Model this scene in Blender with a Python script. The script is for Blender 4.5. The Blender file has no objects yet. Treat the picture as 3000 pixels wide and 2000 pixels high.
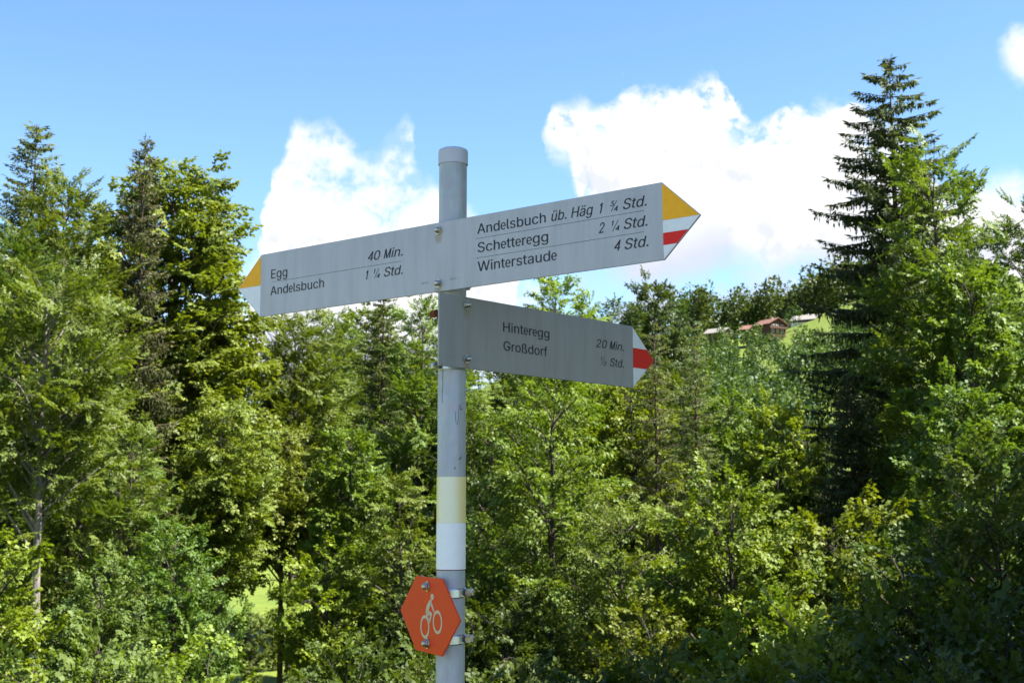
import bpy, bmesh, math, random
import numpy as np
from mathutils import Vector, Matrix

SC = bpy.context.scene
COL = SC.collection
rad = math.radians

# ------------------------------------------------------------------ camera
CAM_Z = 1.65
PITCH = rad(7.06)
cam_d = bpy.data.cameras.new('camera')
cam_d.sensor_width = 36.0
cam_d.lens = 46.54
cam_d.clip_start = 0.05
cam_d.clip_end = 20000
cam_d.dof.use_dof = True
cam_d.dof.focus_distance = 2.72
cam_d.dof.aperture_fstop = 18
cam = bpy.data.objects.new('camera', cam_d)
COL.objects.link(cam)
cam.location = (0, 0, CAM_Z)
cam.rotation_euler = (math.pi / 2 + PITCH, 0, 0)
SC.camera = cam

# sight line of a point measured on a 2352 x 1568 print of the photograph
def ray(px, py):
    a, b = (px - 1176) / 3040.0, (784 - py) / 3040.0
    c, s = math.cos(PITCH), math.sin(PITCH)
    v = Vector((a, c - s * b, s + c * b))
    return v / v.y

# ------------------------------------------------------------------ light
SUN_AZ, SUN_EL = rad(102), rad(55)       # over the photographer's right shoulder
sun_d = bpy.data.lights.new('sun', 'SUN')
sun_d.energy = 5.0
sun_d.angle = rad(0.53)
sun_d.color = (1.0, 0.955, 0.88)
sun = bpy.data.objects.new('sun', sun_d)
COL.objects.link(sun)
sdir = Vector((math.sin(SUN_AZ) * math.cos(SUN_EL), math.cos(SUN_AZ) * math.cos(SUN_EL), math.sin(SUN_EL)))
sun.rotation_euler = sdir.to_track_quat('Z', 'Y').to_euler()

SC.view_settings.view_transform = 'Standard'
SC.view_settings.look = 'None'
SC.view_settings.gamma = 1.0
SC.view_settings.use_curve_mapping = False
SC.view_settings.exposure = 2.2
SC.render.film_transparent = False
SC.cycles.max_bounces = 8
SC.cycles.transmission_bounces = 6
SC.cycles.diffuse_bounces = 4
SC.cycles.glossy_bounces = 3
SC.cycles.transparent_max_bounces = 4

# ------------------------------------------------------------------ world: sky with cumulus
W = bpy.data.worlds.new('World')
SC.world = W
W.use_nodes = True
wn, wl = W.node_tree.nodes, W.node_tree.links
wn.clear()

class NT:
    def __init__(s, nodes, links): s.n, s.l = nodes, links
    def put(s, sock, v):
        if isinstance(v, bpy.types.NodeSocket): s.l.new(v, sock)
        elif v is not None: sock.default_value = v
    def math(s, op, a, b=None, c=None, clamp=False):
        m = s.n.new('ShaderNodeMath'); m.operation = op; m.use_clamp = clamp
        for i, v in enumerate((a, b, c)): s.put(m.inputs[i], v)
        return m.outputs[0]
    def smooth(s, v, lo, hi, t0=0.0, t1=1.0):
        m = s.n.new('ShaderNodeMapRange'); m.interpolation_type = 'SMOOTHSTEP'
        for i, x in enumerate((v, lo, hi, t0, t1)): s.put(m.inputs[i], x)
        return m.outputs[0]
    def noise(s, vec, scale, detail=4, rough=.55, dim='3D', dist=0):
        m = s.n.new('ShaderNodeTexNoise'); m.noise_dimensions = dim
        s.put(m.inputs['Vector'], vec)
        m.inputs['Scale'].default_value = scale; m.inputs['Detail'].default_value = detail
        m.inputs['Roughness'].default_value = rough; m.inputs['Distortion'].default_value = dist
        return m.outputs['Fac']
    def mix(s, f, a, b, blend='MIX'):
        m = s.n.new('ShaderNodeMix'); m.data_type = 'RGBA'; m.blend_type = blend
        s.put(m.inputs['Factor'], f)
        for k, v in (('A', a), ('B', b)):
            sock = [i for i in m.inputs if i.name == k and i.type == 'RGBA'][0]
            s.put(sock, v if isinstance(v, bpy.types.NodeSocket) else (*v, 1) if len(v) == 3 else v)
        return [o for o in m.outputs if o.type == 'RGBA'][0]
    def xyz(s, vec):
        m = s.n.new('ShaderNodeSeparateXYZ'); s.l.new(vec, m.inputs[0]); return m.outputs
    def curve(s, fac, pts):
        m = s.n.new('ShaderNodeFloatCurve'); s.put(m.inputs['Value'], fac)
        c = m.mapping.curves[0]
        while len(c.points) > 2: c.points.remove(c.points[1])
        c.points[0].location = pts[0]; c.points[-1].location = pts[-1]
        for p in pts[1:-1]: c.points.new(*p)
        for p in c.points: p.handle_type = 'VECTOR'
        m.mapping.update()
        return m.outputs[0]

w = NT(wn, wl)
sky = wn.new('ShaderNodeTexSky')
sky.sky_type = 'NISHITA'
sky.sun_disc = False
sky.sun_elevation = SUN_EL
sky.sun_rotation = SUN_AZ
sky.altitude = 600
sky.air_density = 1.0
sky.dust_density = 0.35
sky.ozone_density = 2.2
geo = wn.new('ShaderNodeTexCoord')
gx, gy, gz = w.xyz(geo.outputs['Generated'])
D = geo.outputs['Generated']
az = w.math('MULTIPLY', w.math('ARCTAN2', gx, gy), 180 / math.pi)
el = w.math('MULTIPLY', w.math('ARCSINE', gz), 180 / math.pi)
n1 = w.noise(D, 9.0, 6, .62)
n2 = w.noise(D, 34.0, 5, .6)
n3 = w.noise(D, 15.0, 5, .6)
# billows: the outline of the heaps wanders with the noise
azw = w.math('ADD', az, w.math('MULTIPLY', w.math('SUBTRACT', n3, .5), 2.0))
elw = w.math('ADD', el, w.math('ADD', w.math('MULTIPLY', w.math('SUBTRACT', n1, .5), 2.2), w.math('MULTIPLY', w.math('SUBTRACT', n2, .5), 2.2)))
AZR = 30.0
fold = w.math('PINGPONG', w.math('ADD', azw, AZR), 2 * AZR)       # the same weather goes on all round the horizon
ufac = w.math('DIVIDE', fold, 2 * AZR)

def pts(lst, lo=0.0, hi=24.0):
    out = []
    for px, py in lst:
        r = ray(px, py)
        a = math.degrees(math.atan2(r.x, r.y)); e = math.degrees(math.atan2(r.z, math.hypot(r.x, r.y)))
        out.append((min(1, max(0, (a + AZR) / (2 * AZR))), min(1, max(0, (e - lo) / (hi - lo)))))
    out = [(0.0, out[0][1])] + [p for p in out if 0 < p[0] < 1] + [(1.0, out[-1][1])]
    return out
top = pts([(-300, 760), (-100, 640), (100, 700), (480, 800), (585, 640), (606, 470), (625, 390), (660, 310), (690, 262), (720, 282), (765, 268), (800, 300), (835, 330), (870, 345),
           (905, 300), (930, 262), (955, 275), (968, 330), (972, 420), (1000, 400), (1040, 470), (1075, 470), (1110, 490), (1150, 560), (1200, 600),
           (1238, 560), (1248, 300), (1262, 232), (1345, 196), (1400, 212), (1450, 182), (1540, 192), (1630, 160), (1655, 165), (1668, 220), (1700, 255), (1735, 280), (1770, 250),
           (1840, 232), (1900, 212), (1960, 222), (2010, 250), (2080, 270), (2120, 310), (2170, 390), (2215, 420), (2260, 385), (2352, 375), (2500, 420), (2700, 600)])
veil_top = top
top = [p for p in pts([(-300, 760), (-100, 640), (100, 700), (480, 800), (590, 650), (606, 480), (622, 392), (655, 352), (700, 338), (760, 350), (820, 362), (860, 392), (885, 440), (905, 470), (935, 432),
           (970, 420), (1000, 400), (1040, 470), (1075, 470), (1110, 490), (1150, 560), (1200, 600)]) if p[0] < 1] + [p for p in veil_top if p[0] > (pts([(1210, 600)])[1][0])]
T2 = w.math('MULTIPLY', w.curve(ufac, veil_top), 24.0)
T = w.math('MULTIPLY', w.curve(ufac, top), 24.0)
bot = pts([(-300, 900), (400, 900), (600, 900), (1150, 900), (1245, 330), (1262, 352), (1300, 372), (1335, 410), (1345, 455), (1330, 520), (1345, 600), (1400, 622), (1500, 640), (1600, 625), (1680, 610), (1800, 640), (1900, 640), (2000, 640), (2200, 660), (2352, 680), (2700, 750)])
B = w.math('MULTIPLY', w.curve(ufac, bot), 24.0)
up = w.math('SUBTRACT', T, elw)
dn = w.math('SUBTRACT', elw, B)
soft = w.math('MULTIPLY_ADD', w.smooth(n3, .40, .62), 1.5, .35)
holes = w.math('MAXIMUM', w.smooth(n2, .36, .50), w.smooth(up, .6, 2.6))
veil = w.math('MULTIPLY', w.math('MULTIPLY', w.smooth(w.math('SUBTRACT', T2, elw), -.1, .8), w.smooth(dn, -.6, 1.1)), w.smooth(n2, .36, .60, .12, .80))
heap0 = w.math('MULTIPLY', holes, w.math('MULTIPLY', w.smooth(up, -.10, soft), w.smooth(dn, -.6, 1.1)))
heap = w.math('MAXIMUM', heap0, veil)
# a low broken layer near the horizon and a few loose scraps
low = w.math('MULTIPLY', w.smooth(w.noise(D, 16.0, 5, .6), .46, .62), w.math('MULTIPLY', w.smooth(el, 12.0, 8.0), w.smooth(el, 2.0, 5.0)))
pa = w.math('DIVIDE', w.math('SUBTRACT', azw, 21.9), 1.0); pe = w.math('DIVIDE', w.math('SUBTRACT', elw, 18.0), 1.35)
puff = w.smooth(w.math('SQRT', w.math('ADD', w.math('MULTIPLY', pa, pa), w.math('MULTIPLY', pe, pe))), 1.15, .35)
wisp = w.math('MULTIPLY', w.smooth(n1, .66, .76), w.smooth(el, 30.0, 16.0))
mask = w.math('MAXIMUM', w.math('MAXIMUM', heap, w.math('MULTIPLY', puff, .8)), w.math('MAXIMUM', w.math('MULTIPLY', low, .85), w.math('MULTIPLY', wisp, .4)), clamp=True)
# light and shade of the billows: denser cloud towards the sun means shade, flat grey undersides
def shifted(off):
    a = wn.new('ShaderNodeVectorMath'); a.operation = 'ADD'; wl.new(D, a.inputs[0]); a.inputs[1].default_value = off
    return a.outputs[0]
so = Vector((.55, -.2, .8)) * .022
rel_a = w.math('SUBTRACT', w.noise(shifted(so), 15.0, 5, .6), n3)
rel_b = w.math('SUBTRACT', w.noise(shifted(so * .45), 34.0, 5, .6), n2)
billow = w.smooth(w.math('ADD', rel_a, w.math('MULTIPLY', rel_b, .6)), -.02, .17)
under = w.math('MULTIPLY', w.smooth(dn, 5.2, .2), w.smooth(w.math('SUBTRACT', T, el), 3.5, 8.0))
grey = w.math('MAXIMUM', w.math('MULTIPLY', billow, w.smooth(up, .8, 3.5, .15, .70)), w.math('MULTIPLY', under, .95), clamp=True)
CLOUD = w.mix(grey, (4.4, 4.4, 4.4), (2.75, 2.95, 3.6))
hs = wn.new('ShaderNodeHueSaturation')
hs.inputs['Saturation'].default_value = 1.14
hs.inputs['Value'].default_value = 1.0
wl.new(sky.outputs[0], hs.inputs['Color'])
skymix = w.mix(mask, hs.outputs[0], CLOUD)
bg = wn.new('ShaderNodeBackground')
bg.inputs['Strength'].default_value = 0.06
wl.new(skymix, bg.inputs['Color'])
wo = wn.new('ShaderNodeOutputWorld')
wl.new(bg.outputs[0], wo.inputs['Surface'])

# ------------------------------------------------------------------ materials
MATS = {}
def mat(name):
    m = bpy.data.materials.new(name); m.use_nodes = True
    m.node_tree.nodes.clear()
    MATS[name] = m
    return m, NT(m.node_tree.nodes, m.node_tree.links)
def out(t, sh):
    o = t.n.new('ShaderNodeOutputMaterial'); t.l.new(sh, o.inputs['Surface'])
def principled(t, color, rough=.5, metal=0.0, spec=.5, normal=None):
    p = t.n.new('ShaderNodeBsdfPrincipled')
    t.put(p.inputs['Base Color'], color if isinstance(color, bpy.types.NodeSocket) else (*color, 1))
    t.put(p.inputs['Roughness'], rough); t.put(p.inputs['Metallic'], metal)
    p.inputs['Specular IOR Level'].default_value = spec
    if normal is not None: t.l.new(normal, p.inputs['Normal'])
    return p.outputs[0]
def bump(t, h, strength=.3, dist=.01):
    b = t.n.new('ShaderNodeBump'); b.inputs['Strength'].default_value = strength; b.inputs['Distance'].default_value = dist
    t.l.new(h, b.inputs['Height']); return b.outputs[0]
def coord(t, kind='Object'):
    return t.n.new('ShaderNodeTexCoord').outputs[kind]
def scaled(t, vec, s):
    m = t.n.new('ShaderNodeMapping'); t.l.new(vec, m.inputs[0]); m.inputs['Scale'].default_value = s
    return m.outputs[0]

def leaf_mat(name, ca, cb, trans=.34, tcol=(1.30, 1.30, .25), var=.25, rough=.5):
    m, t = mat(name)
    at = t.n.new('ShaderNodeAttribute'); at.attribute_name = 'tint'
    oi = t.n.new('ShaderNodeObjectInfo')
    c = t.mix(at.outputs['Fac'], ca, cb)
    h = t.n.new('ShaderNodeHueSaturation'); t.l.new(c, h.inputs['Color'])
    t.put(h.inputs['Hue'], t.math('MULTIPLY_ADD', oi.outputs['Random'], .03, .485))
    t.put(h.inputs['Value'], t.math('MULTIPLY_ADD', oi.outputs['Random'], var, 1 - var / 2))
    p = principled(t, h.outputs[0], rough, 0, .20)
    tr = t.n.new('ShaderNodeBsdfTranslucent')
    t.l.new(t.mix(1.0, h.outputs[0], tcol, 'MULTIPLY'), tr.inputs['Color'])
    mx = t.n.new('ShaderNodeMixShader'); mx.inputs[0].default_value = trans
    t.l.new(p, mx.inputs[1]); t.l.new(tr.outputs[0], mx.inputs[2])
    out(t, mx.outputs[0])
    return m
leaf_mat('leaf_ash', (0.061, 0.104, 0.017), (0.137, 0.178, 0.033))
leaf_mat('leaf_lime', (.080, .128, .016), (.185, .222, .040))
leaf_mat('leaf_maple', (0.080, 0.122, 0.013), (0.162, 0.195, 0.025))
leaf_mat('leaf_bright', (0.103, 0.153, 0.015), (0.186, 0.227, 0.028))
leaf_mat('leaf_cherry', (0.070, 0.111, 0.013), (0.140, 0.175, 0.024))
leaf_mat('leaf_shaded', (0.035, 0.065, 0.012), (0.076, 0.111, 0.018))  # darker copy of the leaf greens: shade put into the colour
leaf_mat('leaf_hazel', (0.060, 0.104, 0.020), (0.130, 0.176, 0.040))
leaf_mat('leaf_far', (.030, .058, .020), (.080, .112, .030), trans=.30)
leaf_mat('needle_spruce', (.024, .040, .014), (.076, .090, .026), trans=.22, tcol=(1.3, 1.25, .4), rough=.55)
leaf_mat('needle_brown', (.036, .050, .016), (.092, .092, .030), trans=.22, tcol=(1.3, 1.2, .4), rough=.55)
leaf_mat('needle_young', (.050, .078, .020), (.120, .135, .040), trans=.35, tcol=(1.4, 1.3, .4), rough=.55)
leaf_mat('needle_larch', (.070, .105, .030), (.125, .150, .048), trans=.4, rough=.55)

def bark(name, a, b):
    m, t = mat(name)
    v = scaled(t, coord(t), (6, 6, 1.2))
    n = t.noise(v, 3.0, 6, .65)
    sp = t.noise(coord(t), 9.0, 3, .5)
    c = t.mix(t.smooth(n, .3, .7), a, b)
    c = t.mix(t.smooth(sp, .64, .74), c, (.15, .15, .13))
    out(t, principled(t, c, .85, 0, .2, bump(t, n, .8, .02)))
bark('bark_grey', (.030, .024, .019), (.085, .070, .056))
bark('bark_pale', (.10, .085, .07), (.24, .215, .19))
bark('bark_spruce', (.040, .028, .020), (.115, .080, .058))

m, t = mat('grass')
co = coord(t)
n = t.noise(co, .35, 5, .6); nf = t.noise(co, 7.0, 5, .7)
c = t.mix(t.smooth(n, .35, .65), (.078, .115, .012), (.120, .150, .018))
c = t.mix(t.math('MULTIPLY', t.smooth(nf, .4, .7), .5), c, (.075, .115, .020))
out(t, principled(t, c, .8, 0, .2, bump(t, nf, .6, .08)))
m, t = mat('asphalt')
co = coord(t); n = t.noise(co, 90, 4, .7); n2_ = t.noise(co, 1.2, 4, .6)
c = t.mix(n, (.035, .035, .036), (.085, .084, .082)); c = t.mix(t.math('MULTIPLY', n2_, .4), c, (.10, .098, .09))
out(t, principled(t, c, .85, 0, .3, bump(t, n, .5, .004)))
m, t = mat('gravel')
co = coord(t); n = t.noise(co, 60, 4, .7)
c = t.mix(t.smooth(n, .3, .7), (.16, .15, .135), (.34, .33, .31)); out(t, principled(t, c, .9, 0, .2, bump(t, n, .8, .01)))

# painted aluminium plate of the direction signs, rain streaks and rust below the bolts
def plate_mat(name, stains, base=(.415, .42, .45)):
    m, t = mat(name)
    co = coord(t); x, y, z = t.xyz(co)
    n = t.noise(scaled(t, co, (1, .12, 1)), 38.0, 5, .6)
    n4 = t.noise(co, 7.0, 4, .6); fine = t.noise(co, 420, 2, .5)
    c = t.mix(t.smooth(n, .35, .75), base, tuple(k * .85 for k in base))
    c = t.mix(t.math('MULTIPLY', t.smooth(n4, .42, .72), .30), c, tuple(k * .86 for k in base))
    for sx, sy, ln in stains:
        dx = t.math('DIVIDE', t.math('SUBTRACT', x, sx), .0095)
        dy = t.math('DIVIDE', t.math('SUBTRACT', y, sy - .0145), ln * .62)
        r = t.math('SQRT', t.math('ADD', t.math('MULTIPLY', dx, dx), t.math('MULTIPLY', dy, dy)))
        f = t.math('MULTIPLY', t.smooth(t.math('ADD', r, t.math('MULTIPLY', t.math('SUBTRACT', n, .5), .9)), 1.5, .5), .62)
        c = t.mix(f, c, (.27, .215, .145))
    out(t, principled(t, c, t.math('MULTIPLY_ADD', fine, .12, .36), .35, .4))
plate_mat('plate_long', [(0, .057, .020), (0, -.057, .018)])
plate_mat('plate_short', [(-.256, .057, .020), (-.256, -.057, .017), (-.16, -.073, .006)], (.31, .32, .34))  # same metal with a darker base: shade on this face put into the colour

def plain(name, col, rough=.4, metal=0., spec=.4, dirt=.08, scale=60):
    m, t = mat(name)
    n = t.noise(coord(t), scale, 4, .6)
    c = t.mix(t.smooth(n, .35, .75), col, tuple(k * (1 - dirt) for k in col))
    out(t, principled(t, c, rough, metal, spec))
plain('ink', (.022, .026, .040), .55, 0, .3)
plain('ink_faint', (.25, .26, .29), .55)
plain('film_yellow', (.92, .44, .012), .45, 0, .25)
plain('film_white', (.76, .78, .83), .35)
plain('film_red', (.74, .016, .012), .45, 0, .25)
plain('cap_plastic', (.50, .51, .60), .55, 0, .3, .05)
plain('bolt_steel', (.50, .48, .44), .34, 1.0, .4, .35, 300)
plain('clamp_zinc', (.50, .55, .60), .32, .9)
plain('rust', (.20, .055, .022), .8, 0, .2, .4)
plain('band_white', (.88, .89, .92), .45, 0, .4, .03)
plain('roof_tile', (.17, .085, .066), .8, 0, .2, .3, 3)
plain('roof_grey', (.20, .185, .17), .8, 0, .2, .2, 3)
plain('timber', (.085, .045, .030), .8, 0, .2, .35, 4)
plain('render_white', (.72, .70, .64), .85, 0, .2, .1, 2)
plain('glass_dark', (.02, .025, .03), .12, 0, .6, .0)
# galvanised steel: spangle and vertical streaks, a scrawled pen mark is geometry
m, t = mat('galvanised')
co = coord(t)
vo = t.n.new('ShaderNodeTexVoronoi'); t.l.new(scaled(t, co, (1, 1, .5)), vo.inputs['Vector']); vo.inputs['Scale'].default_value = 95
n = t.noise(scaled(t, co, (1, 1, .10)), 70, 5, .65); n4 = t.noise(co, 11, 4, .6)
c = t.mix(t.smooth(n, .3, .75), (.37, .40, .455), (.46, .49, .54))
c = t.mix(.05, c, vo.outputs['Color'], 'OVERLAY')
c = t.mix(t.math('MULTIPLY', t.smooth(n4, .52, .70), .35), c, (.26, .28, .31))
out(t, principled(t, c, t.math('MULTIPLY_ADD', n, .2, .42), .25, .4))
# yellow band: paler in the middle of its front, yellower to both sides
m, t = mat('band_yellow')
co = coord(t); x, y, z = t.xyz(co)
n = t.noise(co, 40, 4, .6)
ang = t.math('ARCTAN2', t.math('ADD', x, .010), t.math('MULTIPLY', y, -1.0))
f = t.math('ADD', t.smooth(t.math('ABSOLUTE', ang), .25, 1.25), t.math('MULTIPLY', t.math('SUBTRACT', n, .5), .5), clamp=True)
c = t.mix(f, (.87, .84, .64), (.85, .70, .29))
out(t, principled(t, c, .4, 0, .4))
plain('hex_red', (.76, .050, .008), .5, 0, .2, .06, 25)
plain('hex_print', (.60, .50, .36), .5)

# ------------------------------------------------------------------ object helpers
def new_obj(name, me, material=None, parent=None):
    o = bpy.data.objects.new(name, me); COL.objects.link(o)
    if material: 
        if not me.materials: me.materials.append(MATS[material])
    if parent is not None: o.parent = parent
    return o
def thing(name, label, cat, loc=(0, 0, 0), group=None):
    o = bpy.data.objects.new(name, None); COL.objects.link(o)
    o.empty_display_size = .2
    o.location = loc; o['label'] = label; o['category'] = cat
    if group: o['group'] = group
    return o
def pymesh(name, v, f, smooth=False):
    me = bpy.data.meshes.new(name); me.from_pydata([tuple(p) for p in v], [], f); me.update()
    if smooth:
        me.polygons.foreach_set('use_smooth', [True] * len(me.polygons))
    return me
def bm_mesh(name, bm, smooth=False):
    bmesh.ops.recalc_face_normals(bm, faces=bm.faces)
    me = bpy.data.meshes.new(name); bm.to_mesh(me); bm.free()
    if smooth: me.polygons.foreach_set('use_smooth', [True] * len(me.polygons))
    return me
def bulk(name, V, quads, tint=None, smooth=False):
    me = bpy.data.meshes.new(name)
    n, k = len(quads), quads.shape[1]
    me.vertices.add(len(V)); me.vertices.foreach_set('co', np.ascontiguousarray(V, np.float32).ravel())
    me.loops.add(n * k); me.loops.foreach_set('vertex_index', np.ascontiguousarray(quads, np.int32).ravel())
    me.polygons.add(n); me.polygons.foreach_set('loop_start', np.arange(0, n * k, k, dtype=np.int32))
    if smooth: me.polygons.foreach_set('use_smooth', np.ones(n, bool))
    if tint is not None:
        a = me.attributes.new('tint', 'FLOAT', 'FACE'); a.data.foreach_set('value', np.ascontiguousarray(tint, np.float32))
    me.update(calc_edges=True)
    return me
def extrude_poly(name, poly, z0, z1, bevel=0.0):
    bm = bmesh.new()
    a = [bm.verts.new((x, y, z1)) for x, y in poly]
    f = bm.faces.new(a)
    r = bmesh.ops.extrude_face_region(bm, geom=[f])
    for v in r['geom']:
        if isinstance(v, bmesh.types.BMVert): v.co.z = z0
    if bevel:
        es = [e for e in bm.edges if abs(e.verts[0].co.z - e.verts[1].co.z) < 1e-6]
        bmesh.ops.bevel(bm, geom=es, offset=bevel, segments=1, affect='EDGES')
    return bm_mesh(name, bm)
def lathe(name, prof, seg=40, smooth=True):
    v, f = [], []
    for (r0, z0), (r1, z1) in zip(prof[:-1], prof[1:]):        # own rings for every facet: round round the axis, crisp along it
        b = len(v)
        for r, z in ((r0, z0), (r1, z1)):
            for i in range(seg):
                a = 2 * math.pi * i / seg; v.append((r * math.cos(a), r * math.sin(a), z))
        for i in range(seg):
            k = (i + 1) % seg
            f.append((b + i, b + k, b + seg + k, b + seg + i))
    return pymesh(name, v, f, smooth)

# ------------------------------------------------------------------ ground
YS = [-400, -3, 4, 7, 15, 30, 60, 135]
ZS = [-1.4, -1.65, -1.75, -3.0, -6.8, -8.6, -9.6, -9.8]
AZS = [-.9, -.5, -.3, -.03, 0, .06, .12, .17, .20, .23, .27, .35, .5, .9]
EL = [.10, .085, .072, .085, .10, .118, .124, .124, .131, .143, .158, .170, .175, .175]
def ground(x, y):
    x = np.asarray(x, float); y = np.asarray(y, float)
    base = np.interp(y, YS, ZS)
    a = x / np.maximum(y, 60)
    e = np.interp(a, AZS, EL)
    s = np.clip((y - 135) / 515, 0, 1)
    h = (e * 650 + 9.8) * (s ** 1.15)
    h = h + np.clip(y - 650, 0, 400) * (e - .07) * .9
    bumps = .35 * np.sin(x * .11 + 1.3) * np.sin(y * .09) * np.clip((y - 12) / 30, 0, 1) + 1.6 * np.sin(x * .021) * np.cos(y * .017 + .6) * np.clip((y - 150) / 150, 0, 1)
    return CAM_Z + base + h + bumps
def gz_(x, y): return float(ground(x, y))
ys = np.concatenate([np.array([-400, -200, -90, -40, -15, -6]), np.arange(-3, 10, .8), np.arange(10, 70, 2), np.arange(70, 200, 5), np.arange(200, 900, 8), np.array([920, 1000, 1500, 3000])])
us = np.concatenate([-np.geomspace(1.6, .02, 60), [0], np.geomspace(.02, 1.6, 60)])
V = np.zeros((len(ys), len(us), 3))
for j, yy in enumerate(ys):
    V[j, :, 0] = us * (max(yy, 0) + 60 if yy < 900 else yy + 60) * 1.3
    V[j, :, 1] = yy
V[..., 2] = ground(V[..., 0], V[..., 1])
nu = len(us)
q = np.array([[j * nu + i, j * nu + i + 1, (j + 1) * nu + i + 1, (j + 1) * nu + i] for j in range(len(ys) - 1) for i in range(nu - 1)])
g = new_obj('ground', bulk('ground', V.reshape(-1, 3), q, smooth=True), 'grass'); g['kind'] = 'structure'
# lane behind and beside the photographer
def strip(name, material, x0, x1, y0, y1, dz):
    xs = np.linspace(x0, x1, 60); yv = np.linspace(y0, y1, 4)
    vv = np.array([[x, y, gz_(x, y) + dz] for y in yv for x in xs])
    qq = np.array([[j * 60 + i, j * 60 + i + 1, (j + 1) * 60 + i + 1, (j + 1) * 60 + i] for j in range(3) for i in range(59)])
    o = new_obj(name, bulk(name, vv, qq), material); o['kind'] = 'structure'; return o
strip('road', 'asphalt', -60, 60, -5.2, -.6, .008)
strip('verge', 'gravel', -60, 60, -.6, .9, .004)

# ------------------------------------------------------------------ signpost
AX = Vector((-.1257, 2.759, 0))
post_base = gz_(AX.x, AX.y)
SP = thing('signpost', 'grey galvanised steel hiking signpost with two arrow plates and a red hexagon', 'signpost', (AX.x, AX.y, post_base))
SP_INV = Matrix.Translation(-Vector((AX.x, AX.y, post_base)))
def rel(z): return CAM_Z + z - post_base
R0 = .0296
new_obj('post', lathe('post', [(0, -.5), (R0, -.5), (R0, rel(.742)), (0, rel(.742))], 56), 'galvanised', SP)
new_obj('post_cap', lathe('post_cap', [(R0 + .0002, rel(.720)), (R0 + .0022, rel(.7203)), (R0 + .0022, rel(.7475)), (R0 + .0008, rel(.7525)), (R0 - .004, rel(.755)), (0, rel(.7555))], 56), 'cap_plastic', SP)
def band(name, z0, z1, material, dr):
    return new_obj(name, lathe(name, [(R0 + .0001, rel(z0)), (R0 + dr, rel(z0)), (R0 + dr, rel(z1)), (R0 + .0001, rel(z1))], 56), material, SP)
by = band('marking_band', -.0351, .0587, 'band_yellow', .0009); by['label'] = 'pale yellow marking band on the post'
bw = band('marking_band', -.1293, -.0353, 'band_white', .0008); bw['label'] = 'white marking band on the post'
band('band_edge', -.1312, -.1294, 'rust', .0006)
# pen scrawl and small scratches on the tube
def on_tube(pts, width, r):
    v, f = [], []
    for i, (a, z) in enumerate(pts):
        d = Vector(pts[min(i + 1, len(pts) - 1)]) - Vector(pts[max(i - 1, 0)])
        d = Vector((d.x * R0, d.y)).normalized(); n_ = Vector((-d.y, d.x)) * width / 2
        for s in (-1, 1):
            aa = a + s * n_.x / R0; zz = z + s * n_.y
            v.append((r * math.sin(aa), -r * math.cos(aa), rel(zz)))
        if i: f.append((2 * i - 2, 2 * i - 1, 2 * i + 1, 2 * i))
    return v, f
def scrawl(pts, width=.0009):
    v, f = on_tube(pts, width, R0 + .00025)
    new_obj('pen_mark', pymesh('pen_mark', v, f), 'ink', SP)
scrawl([(.32, .192), (.30, .18), (.36, .168), (.46, .166), (.52, .176), (.56, .196), (.62, .208), (.68, .203), (.70, .196)])
scrawl([(.74, .196), (.78, .200), (.84, .197)], .0016)
scrawl([(.62, .097), (.64, .093)], .002); scrawl([(.74, .101), (.75, .095)], .0022); scrawl([(.28, .079), (.29, .074)], .0018)
scrawl([(-.62, .287), (-.66, .262), (-.63, .25), (-.70, .228), (-.68, .21)], .0012)
scrawl([(-.16, -.077), (-.15, -.083)], .0014); scrawl([(.30, -.095), (.34, -.099)], .0008)

def frame(center, yaw, spin=0.0):
    u = Vector((math.cos(yaw), math.sin(yaw), 0)); v = Vector((0, 0, 1)); n_ = u.cross(v)
    u2 = u * math.cos(spin) + v * math.sin(spin); v2 = n_.cross(u2)
    M = Matrix((u2, v2, n_)).transposed().to_4x4()
    M.translation = Vector(center) + Vector((0, 0, CAM_Z))
    return SP_INV @ M
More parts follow.
